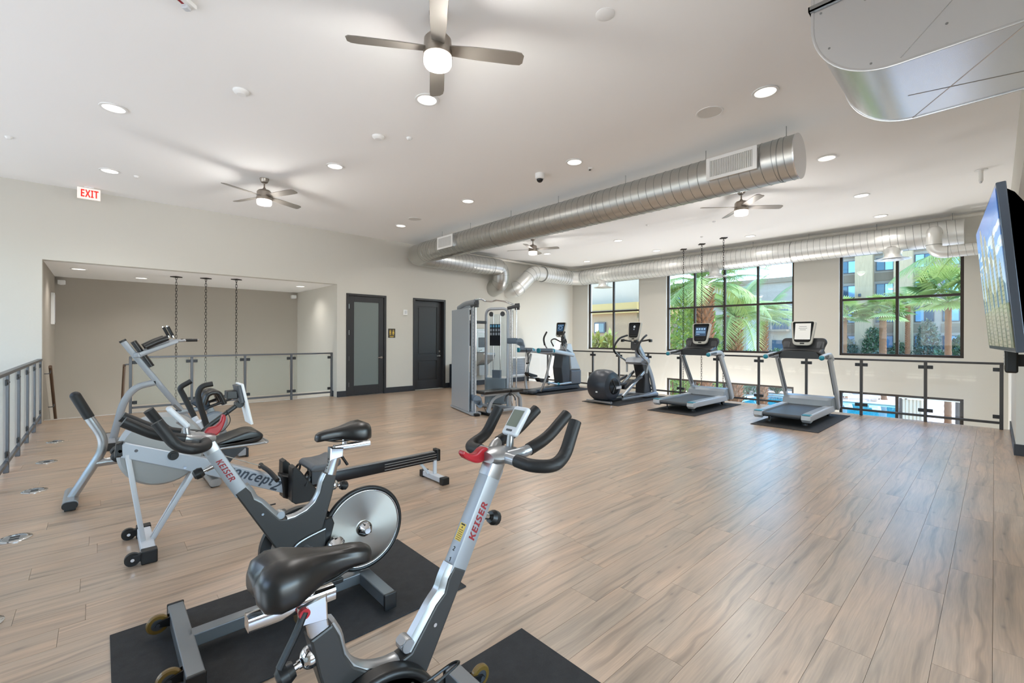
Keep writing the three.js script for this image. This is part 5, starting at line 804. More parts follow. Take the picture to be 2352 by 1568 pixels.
// ---------------------------------------------------------------- adaptive motion stepper
{
  const t = thing('adaptive_stepper', 'tall silver and dark stepper with teal-tipped rails at the end of the cardio row', 'stepper', [9.1, 0.009, -8.17]), LG = mat(0xaeb3b8, 0.4, 0.3), DG = mat(0x3a3f46, 0.4, 0.15);
  part(t, 'base', [ext([[-1.14, 0.02], [-1.15, 0.07], [-1.08, 0.10], [-0.6, 0.10], [0.1, 0.13], [0.9, 0.13], [0.98, 0.02]], 0.30, { bevel: 0.02, seg: 2 }), ext(bezelShape(0.6, 0.24, 0.08, 0), 0.08, { bevel: 0.02 }).rotateX(-PI / 2).rotateY(PI / 2).translate(-1.0, 0.06, 0)], DG, 'dark base');
  part(t, 'housing', [ext([[0.22, 0.12], [0.14, 0.62], [0.24, 1.08], [0.42, 1.12], [0.70, 0.98], [0.95, 0.55], [0.96, 0.12]], 0.34, { bevel: 0.03, seg: 3 })], DG, 'dark tall housing'); part(t, 'side_cover', [ext([[0.5, 0.56], [0.44, 1.0], [0.66, 1.0], [0.93, 0.55]], 0.4, { bevel: 0.03, seg: 2 }), ext([[0.36, 1.02], [0.42, 1.28], [0.6, 1.28], [0.72, 0.98]], 0.26, { bevel: 0.02 })], LG, 'silver side cover'); part(t, 'lower_cover', ext([[0.5, 0.14], [0.5, 0.54], [0.95, 0.53], [0.95, 0.14]], 0.41, { bevel: 0.03, seg: 2 }), mat(0x565b61, 0.45, 0.1));
  for (const s of [-1, 1]) {
    const z = s * 0.37;
    part(t, 'support_post', [pipe([[-0.78, 0.06, z * 0.7], [-0.72, 0.35, z], [-0.50, 1.0, z]], 0.032, 0.2, 16)], M.silver); const rl = part(t, 'side_rail', [bar([[-0.95, 1.10, z], [-0.4, 1.09, z], [0.45, 0.97, z * 0.85]], 0.1, 0.11, 0.2, { r: 0.04 })], LG, 'grey side rail'); part(rl, 'rail_pad', bar([[-0.98, 1.115, z], [-0.5, 1.105, z]], 0.112, 0.12, 0, { r: 0.045 }), M.charcoal); part(rl, 'teal_tip', bar([[-0.99, 1.113, z], [-0.96, 1.113, z]], 0.114, 0.122, 0, { r: 0.045 }), M.teal); part(rl, 'teal_band', bar([[-0.46, 1.1, z], [-0.41, 1.095, z]], 0.106, 0.114, 0, { r: 0.04 }), M.teal);
    const f = [-0.72 + (s > 0 ? 0.05 : 0.0), s > 0 ? 0.32 : 0.44];
    const pd = part(t, 'pedal', [ext([[f[0] - 0.16, f[1] + 0.05], [f[0] - 0.14, f[1] + 0.09], [f[0] + 0.2, f[1]], [f[0] + 0.2, f[1] - 0.05], [f[0] - 0.1, f[1] - 0.02]], 0.15, { bevel: 0.012 }).translate(0, 0, s * 0.17)], M.blackPlastic, 'black foot pedal'); part(pd, 'link_arm', [bar([[f[0], f[1] - 0.02, s * 0.17], [0.0, 0.18, s * 0.17], [0.5, 0.2, s * 0.2]], 0.05, 0.05, 0.1)], M.silver); part(pd, 'teal_joint', sph(0.045, 0.0, 0.19, s * 0.17), M.teal);
    const ar = part(t, 'handle_arm', [pipe([[0.30, 0.95, s * 0.3], [0.02, 1.2, s * 0.33], [-0.06, 1.42, s * 0.33], [0.08, 1.60, s * 0.33]], 0.02, 0.14, 14)], M.silver); part(ar, 'grip', pipe([[-0.0, 1.23, s * 0.33], [-0.06, 1.42, s * 0.33], [0.08, 1.60, s * 0.33]], 0.024, 0.1, 14), M.softBlack, 'black foam grip');
    part(t, 'fixed_grip', pipe([[0.42, 1.32, s * 0.1], [0.25, 1.42, s * 0.2], [0.12, 1.36, s * 0.22], [0.22, 1.2, s * 0.2]], 0.018, 0.06, 12), M.softBlack);
  }
  displayHead(t, 0.30, 1.66, 0, 0.22, 0.36, 0.42, 'globe'); part(t, 'display_neck', bar([[0.48, 1.2, 0], [0.36, 1.56, 0]], 0.12, 0.07), M.charcoal);
}
// ---------------------------------------------------------------- cable machine
{
  const t = thing('cable_machine', 'silver dual tower cable machine with pull-up bar and weight stacks', 'cable machine', [5.62, 0, -7.05]), SP = mat(0xa9b0b8, 0.36, 0.5), plate = mat(0x6f7d8c, 0.4, 0.3);
  const back = (s) => [s * 0.2, -0.53], front = (s) => [s * 0.5, 0.5], P = (s, k, y) => { const a = back(s), b = front(s); return [a[0] + (b[0] - a[0]) * k, y, a[1] + (b[1] - a[1]) * k]; };
  for (const s of [-1, 1]) {
    const tw = new THREE.Group(); tw.name = 'tower'; t.add(tw);
    const B = (k0, y0, k1, y1, w, h, o) => bar([P(s, k0, y0), P(s, k1, y1)], w, h, 0, o), yaw = Math.atan2(-(front(s)[1] - back(s)[1]), front(s)[0] - back(s)[0]), len = 1.073;
    const bs = part(tw, 'base_plate', [bar([P(s, -0.03, 0.035), P(s, 1.06, 0.035)], 0.2, 0.05, 0, { r: 0.02 })], SP, 'grey tapered foot'); part(bs, 'foot_cap', [bar([P(s, 1.05, 0.03), P(s, 1.12, 0.02)], 0.1, 0.04, 0, { r: 0.01 })], M.blackPlastic);
    // hoop round the weight stack
    part(tw, 'stack_frame', [sweep(fillet([P(s, 0.36, 0.05), P(s, 0.36, 2.04), P(s, 0.86, 2.04), P(s, 0.86, 0.05)], 0.14, 8), rrect(0.055, 0.045, 0.015, 3), { up: [1, 0, 0] })], SP, 'silver hoop frame');
    const pl = (k0, k1, y0, y1, th, off = 0) => { const g = box((k1 - k0) * len, y1 - y0, th, 0, 0, off, 0.003); g.rotateY(yaw); const c = P(s, (k0 + k1) / 2, (y0 + y1) / 2); return mv(g, ...c); };
    part(tw, 'shroud', pl(0.39, 0.83, 0.1, 0.62, 0.15), phys(0xb4c4d0, 0.2, 0, { transmission: 0.6, thickness: 0 }), 'translucent lower shroud');
    const st = part(tw, 'weight_stack', [pl(0.48, 0.74, 0.08, 0.13, 0.1)], M.blackPlastic); for (let i = 0; i < 12; i++) part(st, 'weight_plate', pl(0.48, 0.74, 0.135 + i * 0.037, 0.168 + i * 0.037, 0.1), plate);
    part(tw, 'selector', pl(0.52, 0.70, 0.6, 0.78, 0.06), plate);
    part(tw, 'guide_rod', [cyl(P(s, 0.53, 0.08), P(s, 0.53, 1.95), 0.011, 0.011, 10)], M.chrome); part(tw, 'guide_rod', [cyl(P(s, 0.69, 0.08), P(s, 0.69, 1.95), 0.011, 0.011, 10)], M.chrome);
    part(tw, 'cover_panel', pl(0.40, 0.82, 0.65, 1.93, 0.006, -s * 0.08), phys(0xf4f8fa, 0.04, 0, { transmission: 1, thickness: 0 }), 'clear cover panel');
    const pcm = part(tw, 'placard', pl(0.50, 0.74, 1.28, 1.72, 0.008, s * 0.085), mat(0x1b1f26, 0.35), 'dark exercise chart'); const rows = []; for (let r = 0; r < 5; r++) for (let c = 0; c < 4; c++) { const g = new THREE.PlaneGeometry(0.04, 0.055); if (s < 0) g.rotateY(0); g.rotateY(yaw + (s > 0 ? 0 : PI)); const q = P(s, 0.53 + c * 0.06, 1.68 - r * 0.08), nrm = V(0, 0, s * 0.0905).applyAxisAngle(V(0, 1, 0), yaw); rows.push(mv(g, q[0] + nrm.x, q[1], q[2] + nrm.z)); }
    part(pcm, 'chart_picture', rows.filter((_, i) => i < 4), mat(0x6fb0d6, 0.4)); part(pcm, 'chart_picture', rows.filter((_, i) => i >= 4 && i < 12), mat(0x9da8b4, 0.4));
    part(tw, 'pulley_wheel', [0.48, 0.74].map((k) => { const g = new THREE.CylinderGeometry(0.05, 0.05, 0.02, 22); g.rotateX(PI / 2); g.rotateY(yaw); return mv(g, ...P(s, k, 1.93)); }), M.charcoal);
    // pulley column at the front
    if (s < 0) part(tw, 'column', [bar([P(s, 1.0, 0.05), P(s, 1.0, 2.08)], 0.022, 0.09, 0, { r: 0.005, up: [front(s)[0] - back(s)[0], 0, 1.03] })], SP, 'silver column'); for (const k of [0.955, 1.045]) part(tw, 'chrome_rod', [cyl(P(s, k, 0.05), P(s, k, 2.06), 0.0135, 0.0135, 14)], M.chrome, 'chrome guide rod');
    const hole2 = []; for (let i = 0; i < 26; i++) { const c = P(s, 0.92, 0.3 + i * 0.065); hole2.push(sph(0.008, c[0], c[1], c[2], [1, 1, 1], 6)); } const sb = part(tw, 'scale_strip', [bar([P(s, 0.915, 0.05), P(s, 0.915, 2.04)], 0.01, 0.035, 0, { r: 0.002, up: [0.3, 0, 1] })], M.lightGrey); part(sb, 'index_hole', hole2, M.dark).userData.kind = 'stuff';
    const py = s < 0 ? 0.3 : 1.36, cr = part(tw, 'carriage', [bar([P(s, 0.86, py + 0.02), P(s, 1.06, py + 0.02)], 0.06, 0.12, 0, { r: 0.02 })], plate, 'blue grey pulley carriage'); part(cr, 'swivel_plate', [0.03, -0.03].map((o) => { const g = ext(circle(0.075, 20), 0.01, { bevel: 0.002 }); const h2 = ext(circle(0.05, 18), 0.01, { bevel: 0.002 }).translate(0.05, -0.09, 0); const m = merge([g, h2, ext([[-0.075, 0], [0.075, 0], [0.1, -0.09], [0.0, -0.09]], 0.01, { bevel: 0.002 })]); m.translate(0, 0, o); m.rotateY(-PI / 4); const c = P(s, 1.12, py); return mv(m, ...c); }), plate); part(cr, 'swivel_pulley', (() => { const g = new THREE.CylinderGeometry(0.045, 0.045, 0.03, 20); g.rotateX(PI / 2); g.rotateY(-PI / 4); const c = P(s, 1.12, py); return mv(g, c[0] + 0.035, c[1] - 0.09, c[2] + 0.03); })(), M.blackPlastic);
    const hp = P(s, 1.12, py); const hx = hp[0] + 0.09, hz = hp[2] + 0.09; const hy = py - 0.14;
    part(tw, 'cable', [cyl(P(s, 0.97, py), P(s, 0.97, 2.0), 0.004, 0.004, 6)], M.dark);
    const hn = part(tw, 'strap_handle', s > 0 ? [pipe([[hx, hy, hz], [hx + 0.04, hy - 0.18, hz], [hx + 0.06, hy - 0.27, hz]], 0.005, 0.05, 6), pipe([[hx, hy, hz], [hx, hy - 0.18, hz], [hx + 0.01, hy - 0.29, hz]], 0.005, 0.05, 6), cyl([hx + 0.01, hy - 0.29, hz], [hx + 0.07, hy - 0.28, hz], 0.016)] : [pipe([[hx, hy, hz], [hx + 0.03, hy - 0.08, hz + 0.02], [hx + 0.08, 0.03, hz + 0.05], [hx + 0.14, 0.025, hz + 0.02]], 0.006, 0.04, 6)], M.dark);
    if (s < 0) part(tw, 'top_housing', [bar([P(s, 0.2, 2.03), P(s, 0.55, 2.10), P(s, 1.04, 2.10)], 0.1, 0.1, 0.15, { r: 0.03 })], mat(0x8a9097, 0.38, 0.45), 'grey rounded top housing'); part(tw, 'end_bracket', [bar([P(s, 0.86, 2.04), P(s, 1.1, 2.08)], 0.07, 0.06), bar([P(s, 1.06, 2.13), P(s, 1.06, 2.0)], 0.13, 0.02)], M.charcoal);
    if (s < 0) part(tw, 'side_panel', [pl(0.02, 0.93, 0.06, 2.0, 0.02, 0.085)], mat(0xaab2ba, 0.35, 0.45), 'silver outer side panel');
  }
  part(t, 'pull_up_bar', [pipe([P(-1, 1.0, 2.10), [-0.40, 2.17, 0.36], [-0.18, 2.19, 0.30], [-0.1, 2.16, 0.28], [0.1, 2.16, 0.28], [0.18, 2.19, 0.30], [0.40, 2.17, 0.36], P(1, 1.0, 2.10)], 0.017, 0.05, 14)], M.chrome, 'bent chrome pull-up bar');
  part(t, 'rear_brace', [bar([P(-1, 0.05, 1.72), P(1, 0.05, 1.72)], 0.05, 0.05), bar([P(-1, 0.05, 0.06), P(1, 0.05, 0.06)], 0.08, 0.05), bar([P(-1, 0.02, 0.05), P(-1, 0.02, 1.9)], 0.05, 0.05), bar([P(1, 0.02, 0.05), P(1, 0.02, 1.9)], 0.05, 0.05)], M.charcoal);
  part(t, 'accessory_rack', [bar([P(-1, 0.42, 1.76), P(1, 0.36, 1.76)], 0.05, 0.06)], M.charcoal, 'dark accessory rail');
  part(t, 'hanging_strap', [pipe([[-0.22, 1.74, -0.1], [-0.23, 1.4, -0.09], [-0.21, 1.0, -0.1], [-0.23, 0.75, -0.09]], 0.01, 0.1, 8)], M.dark, 'black hanging strap'); part(t, 'hanging_strap', [pipe([[-0.06, 1.74, -0.12], [-0.04, 1.6, -0.12], [-0.08, 1.48, -0.12]], 0.008, 0.05, 8), pipe([[-0.06, 1.74, -0.12], [-0.09, 1.62, -0.12], [-0.06, 1.52, -0.12]], 0.008, 0.05, 8), sph(0.022, -0.08, 1.47, -0.12), sph(0.022, -0.055, 1.51, -0.12)], M.dark, 'black rope attachment');
}
{ // adjustable bench standing in the cable machine
  const t = thing('adjustable_bench', 'flat black padded bench on silver legs inside the cable machine', 'weight bench', [5.66, 0, -6.37], rad(-3)), SP = mat(0xa9b0b8, 0.36, 0.5);
  part(t, 'back_pad', box(0.62, 0.06, 0.27, -0.23, 0.435, 0, 0.02), M.leather, 'black padded top'); part(t, 'seat_pad', box(0.3, 0.06, 0.27, 0.26, 0.428, 0, 0.02), M.leather, 'black padded seat');
  part(t, 'spine', bar([[-0.5, 0.385, 0], [0.38, 0.375, 0]], 0.06, 0.05), SP); part(t, 'front_leg', [bar([[0.28, 0.37, 0], [0.42, 0.3, 0], [0.44, 0.06, 0]], 0.06, 0.06, 0.12)], SP); part(t, 'rear_leg', [bar([[-0.02, 0.37, 0], [-0.28, 0.3, 0], [-0.36, 0.05, 0]], 0.06, 0.06, 0.14)], SP);
  part(t, 'front_foot', slab(0.41, 0.47, 0, 0.05, -0.2, 0.2, 0.01), M.blackPlastic); part(t, 'rear_foot', slab(-0.4, -0.34, 0, 0.05, -0.28, 0.28, 0.01), M.blackPlastic); part(t, 'base_bar', bar([[-0.36, 0.06, 0], [0.44, 0.06, 0]], 0.05, 0.05), SP);
  part(t, 'ladder_quadrant', mv(new THREE.TorusGeometry(0.13, 0.012, 8, 24, PI), 0.14, 0.23, 0.04), M.charcoal); part(t, 'pivot_boss', cyl([0.14, 0.36, -0.05], [0.14, 0.36, 0.06], 0.03), M.charcoal);
}

// ---------------------------------------------------------------- things on the walls
{ // wall-mounted television seen nearly edge on
  const t = thing('television', 'large flat television showing a cactus, tilted on a wall arm', 'television', [4.014, 1.798, -0.0145]); t.rotation.set(0, 0, 0);
  const b = new THREE.Group(); const yaw = 0.0654, tilt = 0.082;
  // local frame: x along the width away from the camera, y up, z out of the back
  const face = V(-Math.sin(yaw), 0, -Math.cos(yaw)), ux = V(Math.cos(yaw), 0, -Math.sin(yaw)), up = V(0, Math.cos(tilt), 0).addScaledVector(face, Math.sin(tilt)).normalize(), out = ux.clone().cross(up).normalize();
  t.setRotationFromMatrix(new THREE.Matrix4().makeBasis(ux, up, out));
  const img = canvasTex(1024, 586, (g, w, h) => { // desert picture: pale sky, rocks, ribbed cactus stems
    const sk = g.createLinearGradient(0, 0, 0, h * 0.6); sk.addColorStop(0, '#3f74c4'); sk.addColorStop(0.5, '#6c9ddb'); sk.addColorStop(1, '#b9cfe6'); g.fillStyle = sk; g.fillRect(0, 0, w, h);
    g.fillStyle = 'rgba(235,240,248,.7)'; for (let i = 0; i < 26; i++) { g.beginPath(); g.ellipse(rnd(0, w), h * rnd(0.2, 0.42), rnd(30, 110), rnd(6, 20), 0, 0, 7); g.fill(); }
    g.fillStyle = '#41608a'; g.beginPath(); g.moveTo(0, h * 0.62); for (let x = 0; x <= w; x += 40) g.lineTo(x, h * (0.58 + 0.05 * Math.sin(x * 0.013))); g.lineTo(w, h); g.lineTo(0, h); g.fill();
    g.fillStyle = '#6d7158'; g.fillRect(0, h * 0.72, w, h * 0.28); for (let i = 0; i < 500; i++) { g.fillStyle = ['#8b8a63', '#56614a', '#a59f7e', '#3f4a3c'][i % 4]; g.fillRect(rnd(0, w), h * rnd(0.7, 1), rnd(4, 22), rnd(3, 12)); }
    for (const [x, wd, top] of [[90, 74, 0.3], [250, 110, 0.02], [420, 130, 0.12], [600, 100, 0.28], [760, 84, 0.2], [900, 70, 0.42]]) for (let k = 0; k < 9; k++) { g.fillStyle = ['#b9b29a', '#7a7c64', '#4c5142', '#93907a', '#cbc5b0'][(k * 3) % 5]; g.fillRect(x - wd / 2 + k * wd / 9, h * top + 10 * Math.abs(k - 4), wd / 9 + 1, h); g.fillStyle = '#2f3728'; for (let y = h * top + 20; y < h; y += 17) g.fillRect(x - wd / 2 + k * wd / 9 + 2, y, 3, 5); }
  });
  const m = mat(0xffffff, 0.2, 0, { map: img, emissive: 0xffffff, emissiveMap: img, emissiveIntensity: 0.55 });
  const sc = new THREE.PlaneGeometry(1.43, 0.81); sc.rotateY(PI);
  part(t, 'bezel', [box(1.47, 0.85, 0.036, 0, 0, 0.020, 0.004)], mat(0x58606c, 0.16, 0.6), 'glossy grey bezel');
  part(t, 'screen', sc.translate(0, 0.004, -0.0005), m, 'lit picture of ribbed cactus stems under a blue sky');
  part(t, 'back_shell', [ext([[-0.40, 0.0], [0.40, 0.0], [0.36, 0.035], [0.24, 0.062], [-0.3, 0.062], [-0.37, 0.03]], 1.40, { bevel: 0.01 }).rotateY(PI / 2).rotateX(0).rotateZ(0).applyMatrix4(new THREE.Matrix4().makeBasis(V(1, 0, 0), V(0, 0, 1), V(0, 1, 0))).rotateX(0).translate(0, 0, 0.036)], mat(0x23262b, 0.5), 'dark back shell');
  part(t, 'wall_arm', [box(0.4, 0.3, 0.02, 0, 0, 0.12, 0.004), bar([[0, 0, 0.12], [0.15, 0, 0.3], [0, 0, 0.46]], 0.05, 0.08, 0.03), box(0.3, 0.4, 0.02, 0, 0, 0.46, 0.004)], M.blackPlastic);
  const k = thing('wall_box', 'small black wall box with a white label below the television', 'control box', [4.55, 1.30, 0.075]);
  part(k, 'body', box(0.34, 0.16, 0.06, 0, 0, 0, 0.012), M.blackPlastic); part(k, 'label_card', box(0.12, 0.085, 0.002, -0.06, 0.01, -0.031, 0.0005), M.paper); part(k, 'print', [0, 1, 2].map((i) => box(0.09, 0.008, 0.0006, -0.06, 0.033 - i * 0.022, -0.0324, 0)), M.clamp); part(k, 'stand_off', box(0.08, 0.08, 0.4, 0, 0, 0.22, 0.004), M.blackPlastic);
}
{
  const p = onY(1041, 891), t = thing('waste_bin', 'dark cylindrical waste bin with round side opening by the closet door', 'bin', [7.5, 0, -10.5]);
  part(t, 'body', lathe([[0, 0.02], [0.165, 0.02], [0.17, 0.03], [0.17, 0.66], [0.165, 0.685], [0, 0.69]], 36), mat(0x28313a, 0.35, 0.4)); part(t, 'opening', rot(lathe([[0, 0], [0.06, 0], [0.066, -0.012], [0, -0.012]], 28), PI / 2).rotateY(0.2).translate(0.06, 0.58, 0.162), M.dark); part(t, 'foot_ring', lathe([[0.1, 0], [0.15, 0], [0.15, 0.022], [0.1, 0.022]], 30), M.chrome);
}
{ // drinking fountain with bottle filler on the back wall
  const p = onZ(1098, 830, ZN), t = thing('drinking_fountain', 'grey wall-hung drinking fountain with bottle filler behind the cable machine', 'drinking fountain', [p.x + 0.05, 0, ZN + 0.03]), GS = mat(0xa7a8a6, 0.4, 0.4);
  part(t, 'filler_panel', [box(0.46, 0.72, 0.09, 0, 1.36, 0.045, 0.01)], GS, 'grey bottle filler panel'); part(t, 'alcove', box(0.26, 0.3, 0.02, 0, 1.3, 0.092, 0.01), M.charcoal); part(t, 'display_strip', box(0.3, 0.06, 0.01, 0, 1.62, 0.092, 0.004), M.lightGrey);
  part(t, 'basin', [ext([[0, 0.62], [0, 0.98], [0.46, 0.98], [0.48, 0.93], [0.4, 0.78], [0.1, 0.6]], 0.46, { bevel: 0.02 }).rotateY(-PI / 2)], GS, 'stainless basin'); part(t, 'basin_top', box(0.44, 0.012, 0.42, 0, 0.985, 0.24, 0.005), M.chrome); part(t, 'spout', pipe([[-0.12, 0.98, 0.12], [-0.12, 1.05, 0.12], [-0.1, 1.07, 0.2]], 0.012, 0.03, 8), M.chrome);
  part(t, 'skirt', box(0.36, 0.32, 0.2, 0, 0.46, 0.1, 0.01), GS);
  const q = onZ(1109, 803, ZN), o = thing('wall_outlet', 'small white wall socket beside the drinking fountain', 'outlet', [q.x, q.y, ZN]); part(o, 'plate', box(0.115, 0.115, 0.008, 0, 0, 0.004, 0.002), M.white); for (const s of [-1, 1]) part(o, 'socket', box(0.03, 0.05, 0.004, s * 0.025, 0, 0.009, 0.003), M.lightGrey);
  const g0 = onZ(1191, 848, ZN), g = thing('return_grille', 'low white return air grille in the wall behind the cable machine', 'air grille', [g0.x, 0.46, ZN]); part(g, 'frame', [box(0.68, 0.05, 0.02, 0, 0.33, 0.01), box(0.68, 0.05, 0.02, 0, -0.25, 0.01), box(0.05, 0.54, 0.02, -0.315, 0.04, 0.01), box(0.05, 0.54, 0.02, 0.315, 0.04, 0.01)], M.white); for (let i = 0; i < 18; i++) part(g, 'louvre', box(0.58, 0.004, 0.02, 0, -0.21 + i * 0.0295, 0.008, 0).rotateX(0), M.lightGrey); part(g, 'core', box(0.58, 0.54, 0.004, 0, 0.04, 0.002, 0), M.greyPlastic);
}

// ---------------------------------------------------------------- outdoors, seen through the windows
const GY = -3.9;
const M_deck = mat(0xd9c3ae, 0.8), M_stone = mat(0xe3ddd2, 0.7), M_water = phys(0x2fb6c9, 0.06, 0, { clearcoat: 1, clearcoatRoughness: 0.03 });
struct('ground', [slab(13.3, 33, GY - 0.3, GY, -60, 40), slab(47, 140, GY - 0.3, GY, -60, 40), slab(33, 47, GY - 0.3, GY, -60, -15), slab(33, 47, GY - 0.3, GY, -3.6, 40), slab(-60, -3.8, GY - 0.3, GY, -60, 40)], M_deck);
{
  const t = thing('swimming_pool', 'turquoise swimming pool with pale stone edge beyond the lower windows', 'pool');
  part(t, 'basin', [slab(33, 47, GY - 1.5, GY - 1.4, -15, -3.6)], mat(0x8fd3da, 0.6)); part(t, 'water', slab(33.05, 46.95, GY - 0.3, GY - 0.05, -14.95, -3.65), M_water, 'turquoise water');
  part(t, 'coping', [slab(32.6, 33.1, GY, GY + 0.06, -15.4, -3.2, 0.02)], M_stone); part(t, 'coping', [slab(46.9, 47.4, GY, GY + 0.06, -15.4, -3.2, 0.02)], M_stone); part(t, 'coping', [slab(33.1, 46.9, GY, GY + 0.06, -15.4, -14.9, 0.02)], M_stone); part(t, 'coping', [slab(33.1, 46.9, GY, GY + 0.06, -3.7, -3.2, 0.02)], M_stone);
  for (const s of [0, 0.5]) part(t, 'pool_handrail', pipe([[36 + s, GY + 0.06, -3.0], [36 + s, GY + 0.9, -3.1], [36 + s, GY + 0.9, -3.9], [36 + s, GY - 0.2, -4.2]], 0.025, 0.3, 10), M.chrome);
}
function lounger(x, z, turn, label) {
  const t = thing('sun_lounger', label, 'sun lounger', [x, GY, z], turn, 'loungers on the pool deck'), W = mat(0xe9e6df, 0.6);
  part(t, 'mattress', [box(1.2, 0.1, 0.62, 0.2, 0.38, 0, 0.03)], mat(0xd8d2c6, 0.8)); part(t, 'backrest', box(0.75, 0.1, 0.62, 0, 0, 0, 0.03).rotateZ(-0.75).translate(-0.62, 0.62, 0), mat(0xd8d2c6, 0.8)); part(t, 'frame', slab(-0.7, 0.8, 0.28, 0.33, -0.31, 0.31, 0.01), W); for (const [a, b] of [[-0.6, -0.26], [-0.6, 0.26], [0.7, -0.26], [0.7, 0.26]]) part(t, 'leg', slab(a - 0.025, a + 0.025, 0, 0.28, b - 0.025, b + 0.025), W);
}
for (const [x, z] of [[49.2, -5], [49.2, -7], [49.2, -9], [49.2, -11]]) lounger(x, z, PI, 'pale sun lounger on the deck beyond the pool');
{
  const t = thing('cabana', 'beige curtained cabana frame on the pool deck', 'cabana', [30.5, GY, -2.2]), B = mat(0x4b423a, 0.5), C = mat(0xd9cdb6, 0.9);
  for (const [x, z] of [[-1, -1], [1, -1], [-1, 1], [1, 1]]) part(t, 'post', slab(x - 0.05, x + 0.05, 0, 2.4, z - 0.05, z + 0.05), B);
  part(t, 'roof', slab(-1.15, 1.15, 2.4, 2.5, -1.15, 1.15, 0.02), C); const w = []; for (let i = 0; i <= 24; i++) w.push(V(-1, 1.2, -1 + i / 24 * 0.9).add(V(0.05 * Math.sin(i * 1.7), 0, 0))); part(t, 'curtain', sweep(w, rrect(0.03, 2.3, 0.01), { up: [0, 1, 0] }), C); part(t, 'bench', slab(-0.6, 0.6, 0, 0.45, -0.4, 0.8, 0.04), C);
}
// plants
const leafMat = (c) => phys(c, 0.7, 0, { transmission: 0.25, thickness: 0, side: THREE.DoubleSide });
const M_frond = [leafMat(0x8ea552), leafMat(0xa6b865), leafMat(0x7c9650)], M_leafA = leafMat(0x8ea64a), M_leafB = leafMat(0x55704a), M_leafC = leafMat(0x6d7f6a);
const M_bark = mat(0x7d5639, 0.95), M_boot = mat(0x8a5a38, 0.95);
function frondGeo(droop, pairs, seedN, leafLen = 0.34) { // unit length along +x
  const pos = [], at = (t) => V(t * (1 - 0.12 * droop * t), 0.42 * t - droop * t * t * 0.75, 0), tri = (a, b, c) => pos.push(a.x, a.y, a.z, b.x, b.y, b.z, c.x, c.y, c.z);
  for (let i = 0; i < pairs; i++) {
    const t = 0.14 + 0.86 * i / pairs, p = at(t), d = at(t + 0.01).sub(p).normalize(), L = leafLen * Math.pow(Math.sin(PI * Math.min(0.97, 0.12 + t * 0.86)), 0.6);
    for (const s of [-1, 1]) { const j = hash(i, s + 2, seedN) * 0.25, e = p.clone().addScaledVector(d, L * (0.55 + j)).add(V(0, -L * (0.25 + j * 0.8), s * L * 0.85)), w = d.clone().multiplyScalar(0.009); tri(p.clone().sub(w), p.clone().add(w), e); }
  }
  const g = new THREE.BufferGeometry(); g.setAttribute('position', new THREE.Float32BufferAttribute(pos, 3)); g.computeVertexNormals();
  return merge([g, sweep([0, 0.2, 0.4, 0.6, 0.8, 1].map(at), circle(0.011, 5), { scale: (t) => 1.2 - t })]);
}
const fronds = [frondGeo(0.75, 40, 1, 0.27), frondGeo(1.05, 40, 2, 0.27), frondGeo(0.45, 40, 3, 0.24)];
const fanGeo = (() => { const pos = [], n = 26; for (let i = 0; i < n; i++) { const a = (i / (n - 1) - 0.5) * 3.9, c = V(0.5, 0.22, 0), e = V(0.5 + 0.5 * Math.cos(a), 0.22 - 0.14 * (1 - Math.cos(a)) - 0.1, 0.5 * Math.sin(a)), k = V(-Math.sin(a), 0, Math.cos(a)).multiplyScalar(0.035), m = c.clone().lerp(e, 0.6).add(V(0, 0.02, 0)); for (const [p, q, r] of [[c, m.clone().add(k), e], [c, m.clone().sub(k), e]]) pos.push(...p.toArray(), ...q.toArray(), ...r.toArray()); } const g = new THREE.BufferGeometry(); g.setAttribute('position', new THREE.Float32BufferAttribute(pos, 3)); g.computeVertexNormals(); return merge([g, sweep([V(0, 0, 0), V(0.25, 0.15, 0), V(0.5, 0.22, 0)], circle(0.012, 5))]); })();
function palm(label, x, z, yTop, r, n, len, kind, barkMat) {
  const t = thing('palm_tree', label, 'palm tree', [x, GY, z], 0, 'palm trees in the courtyard'), h = yTop - GY;
  const prof = [[0, 0], [r * 1.35, 0]]; const steps = Math.round(h / 0.16); for (let i = 1; i <= steps; i++) { const y = i / steps * h; prof.push([r * (1.1 - 0.15 * i / steps) * (i % 2 ? 1.06 : 0.96), y]); } prof.push([0, h + 0.1]);
  part(t, 'trunk', lathe(prof, 14, 0.3), barkMat);
  if (kind === 'feather') { const b = [], m = Math.round(h * 40); for (let i = 0; i < m; i++) { const y = h * (0.2 + 0.8 * i / m), a = i * 2.4, k = r * (1.02 + 0.1 * hash(i, 1, 4)); b.push(new THREE.ConeGeometry(r * 0.34, r * 1.15, 4).rotateZ(-0.75).translate(k, 0, 0).rotateY(a).translate(0, y, 0)); } part(t, 'leaf_base', b, M_boot, 'rough brown leaf bases').userData.kind = 'stuff'; }
  for (let i = 0; i < n; i++) {
    const k = i / n, a = i * 2.399 + hash(i, 7, n), el = kind === 'fan' ? -0.5 + 1.5 * (1 - k) : -0.35 + 1.25 * (1 - k), f = part(t, 'frond', kind === 'fan' ? fanGeo : fronds[i % 3], M_frond[(i * 7) % 3]);
    f.rotation.set(0, a, el, 'YZX'); f.scale.setScalar(len * (0.82 + 0.25 * hash(i, 5, n))); f.position.set(0, h - 0.05 + 0.15 * (1 - k), 0);
  }
}
const pd = (u, v, d) => ray(u, v).multiplyScalar(d).add(V(0, 1.44, 0));
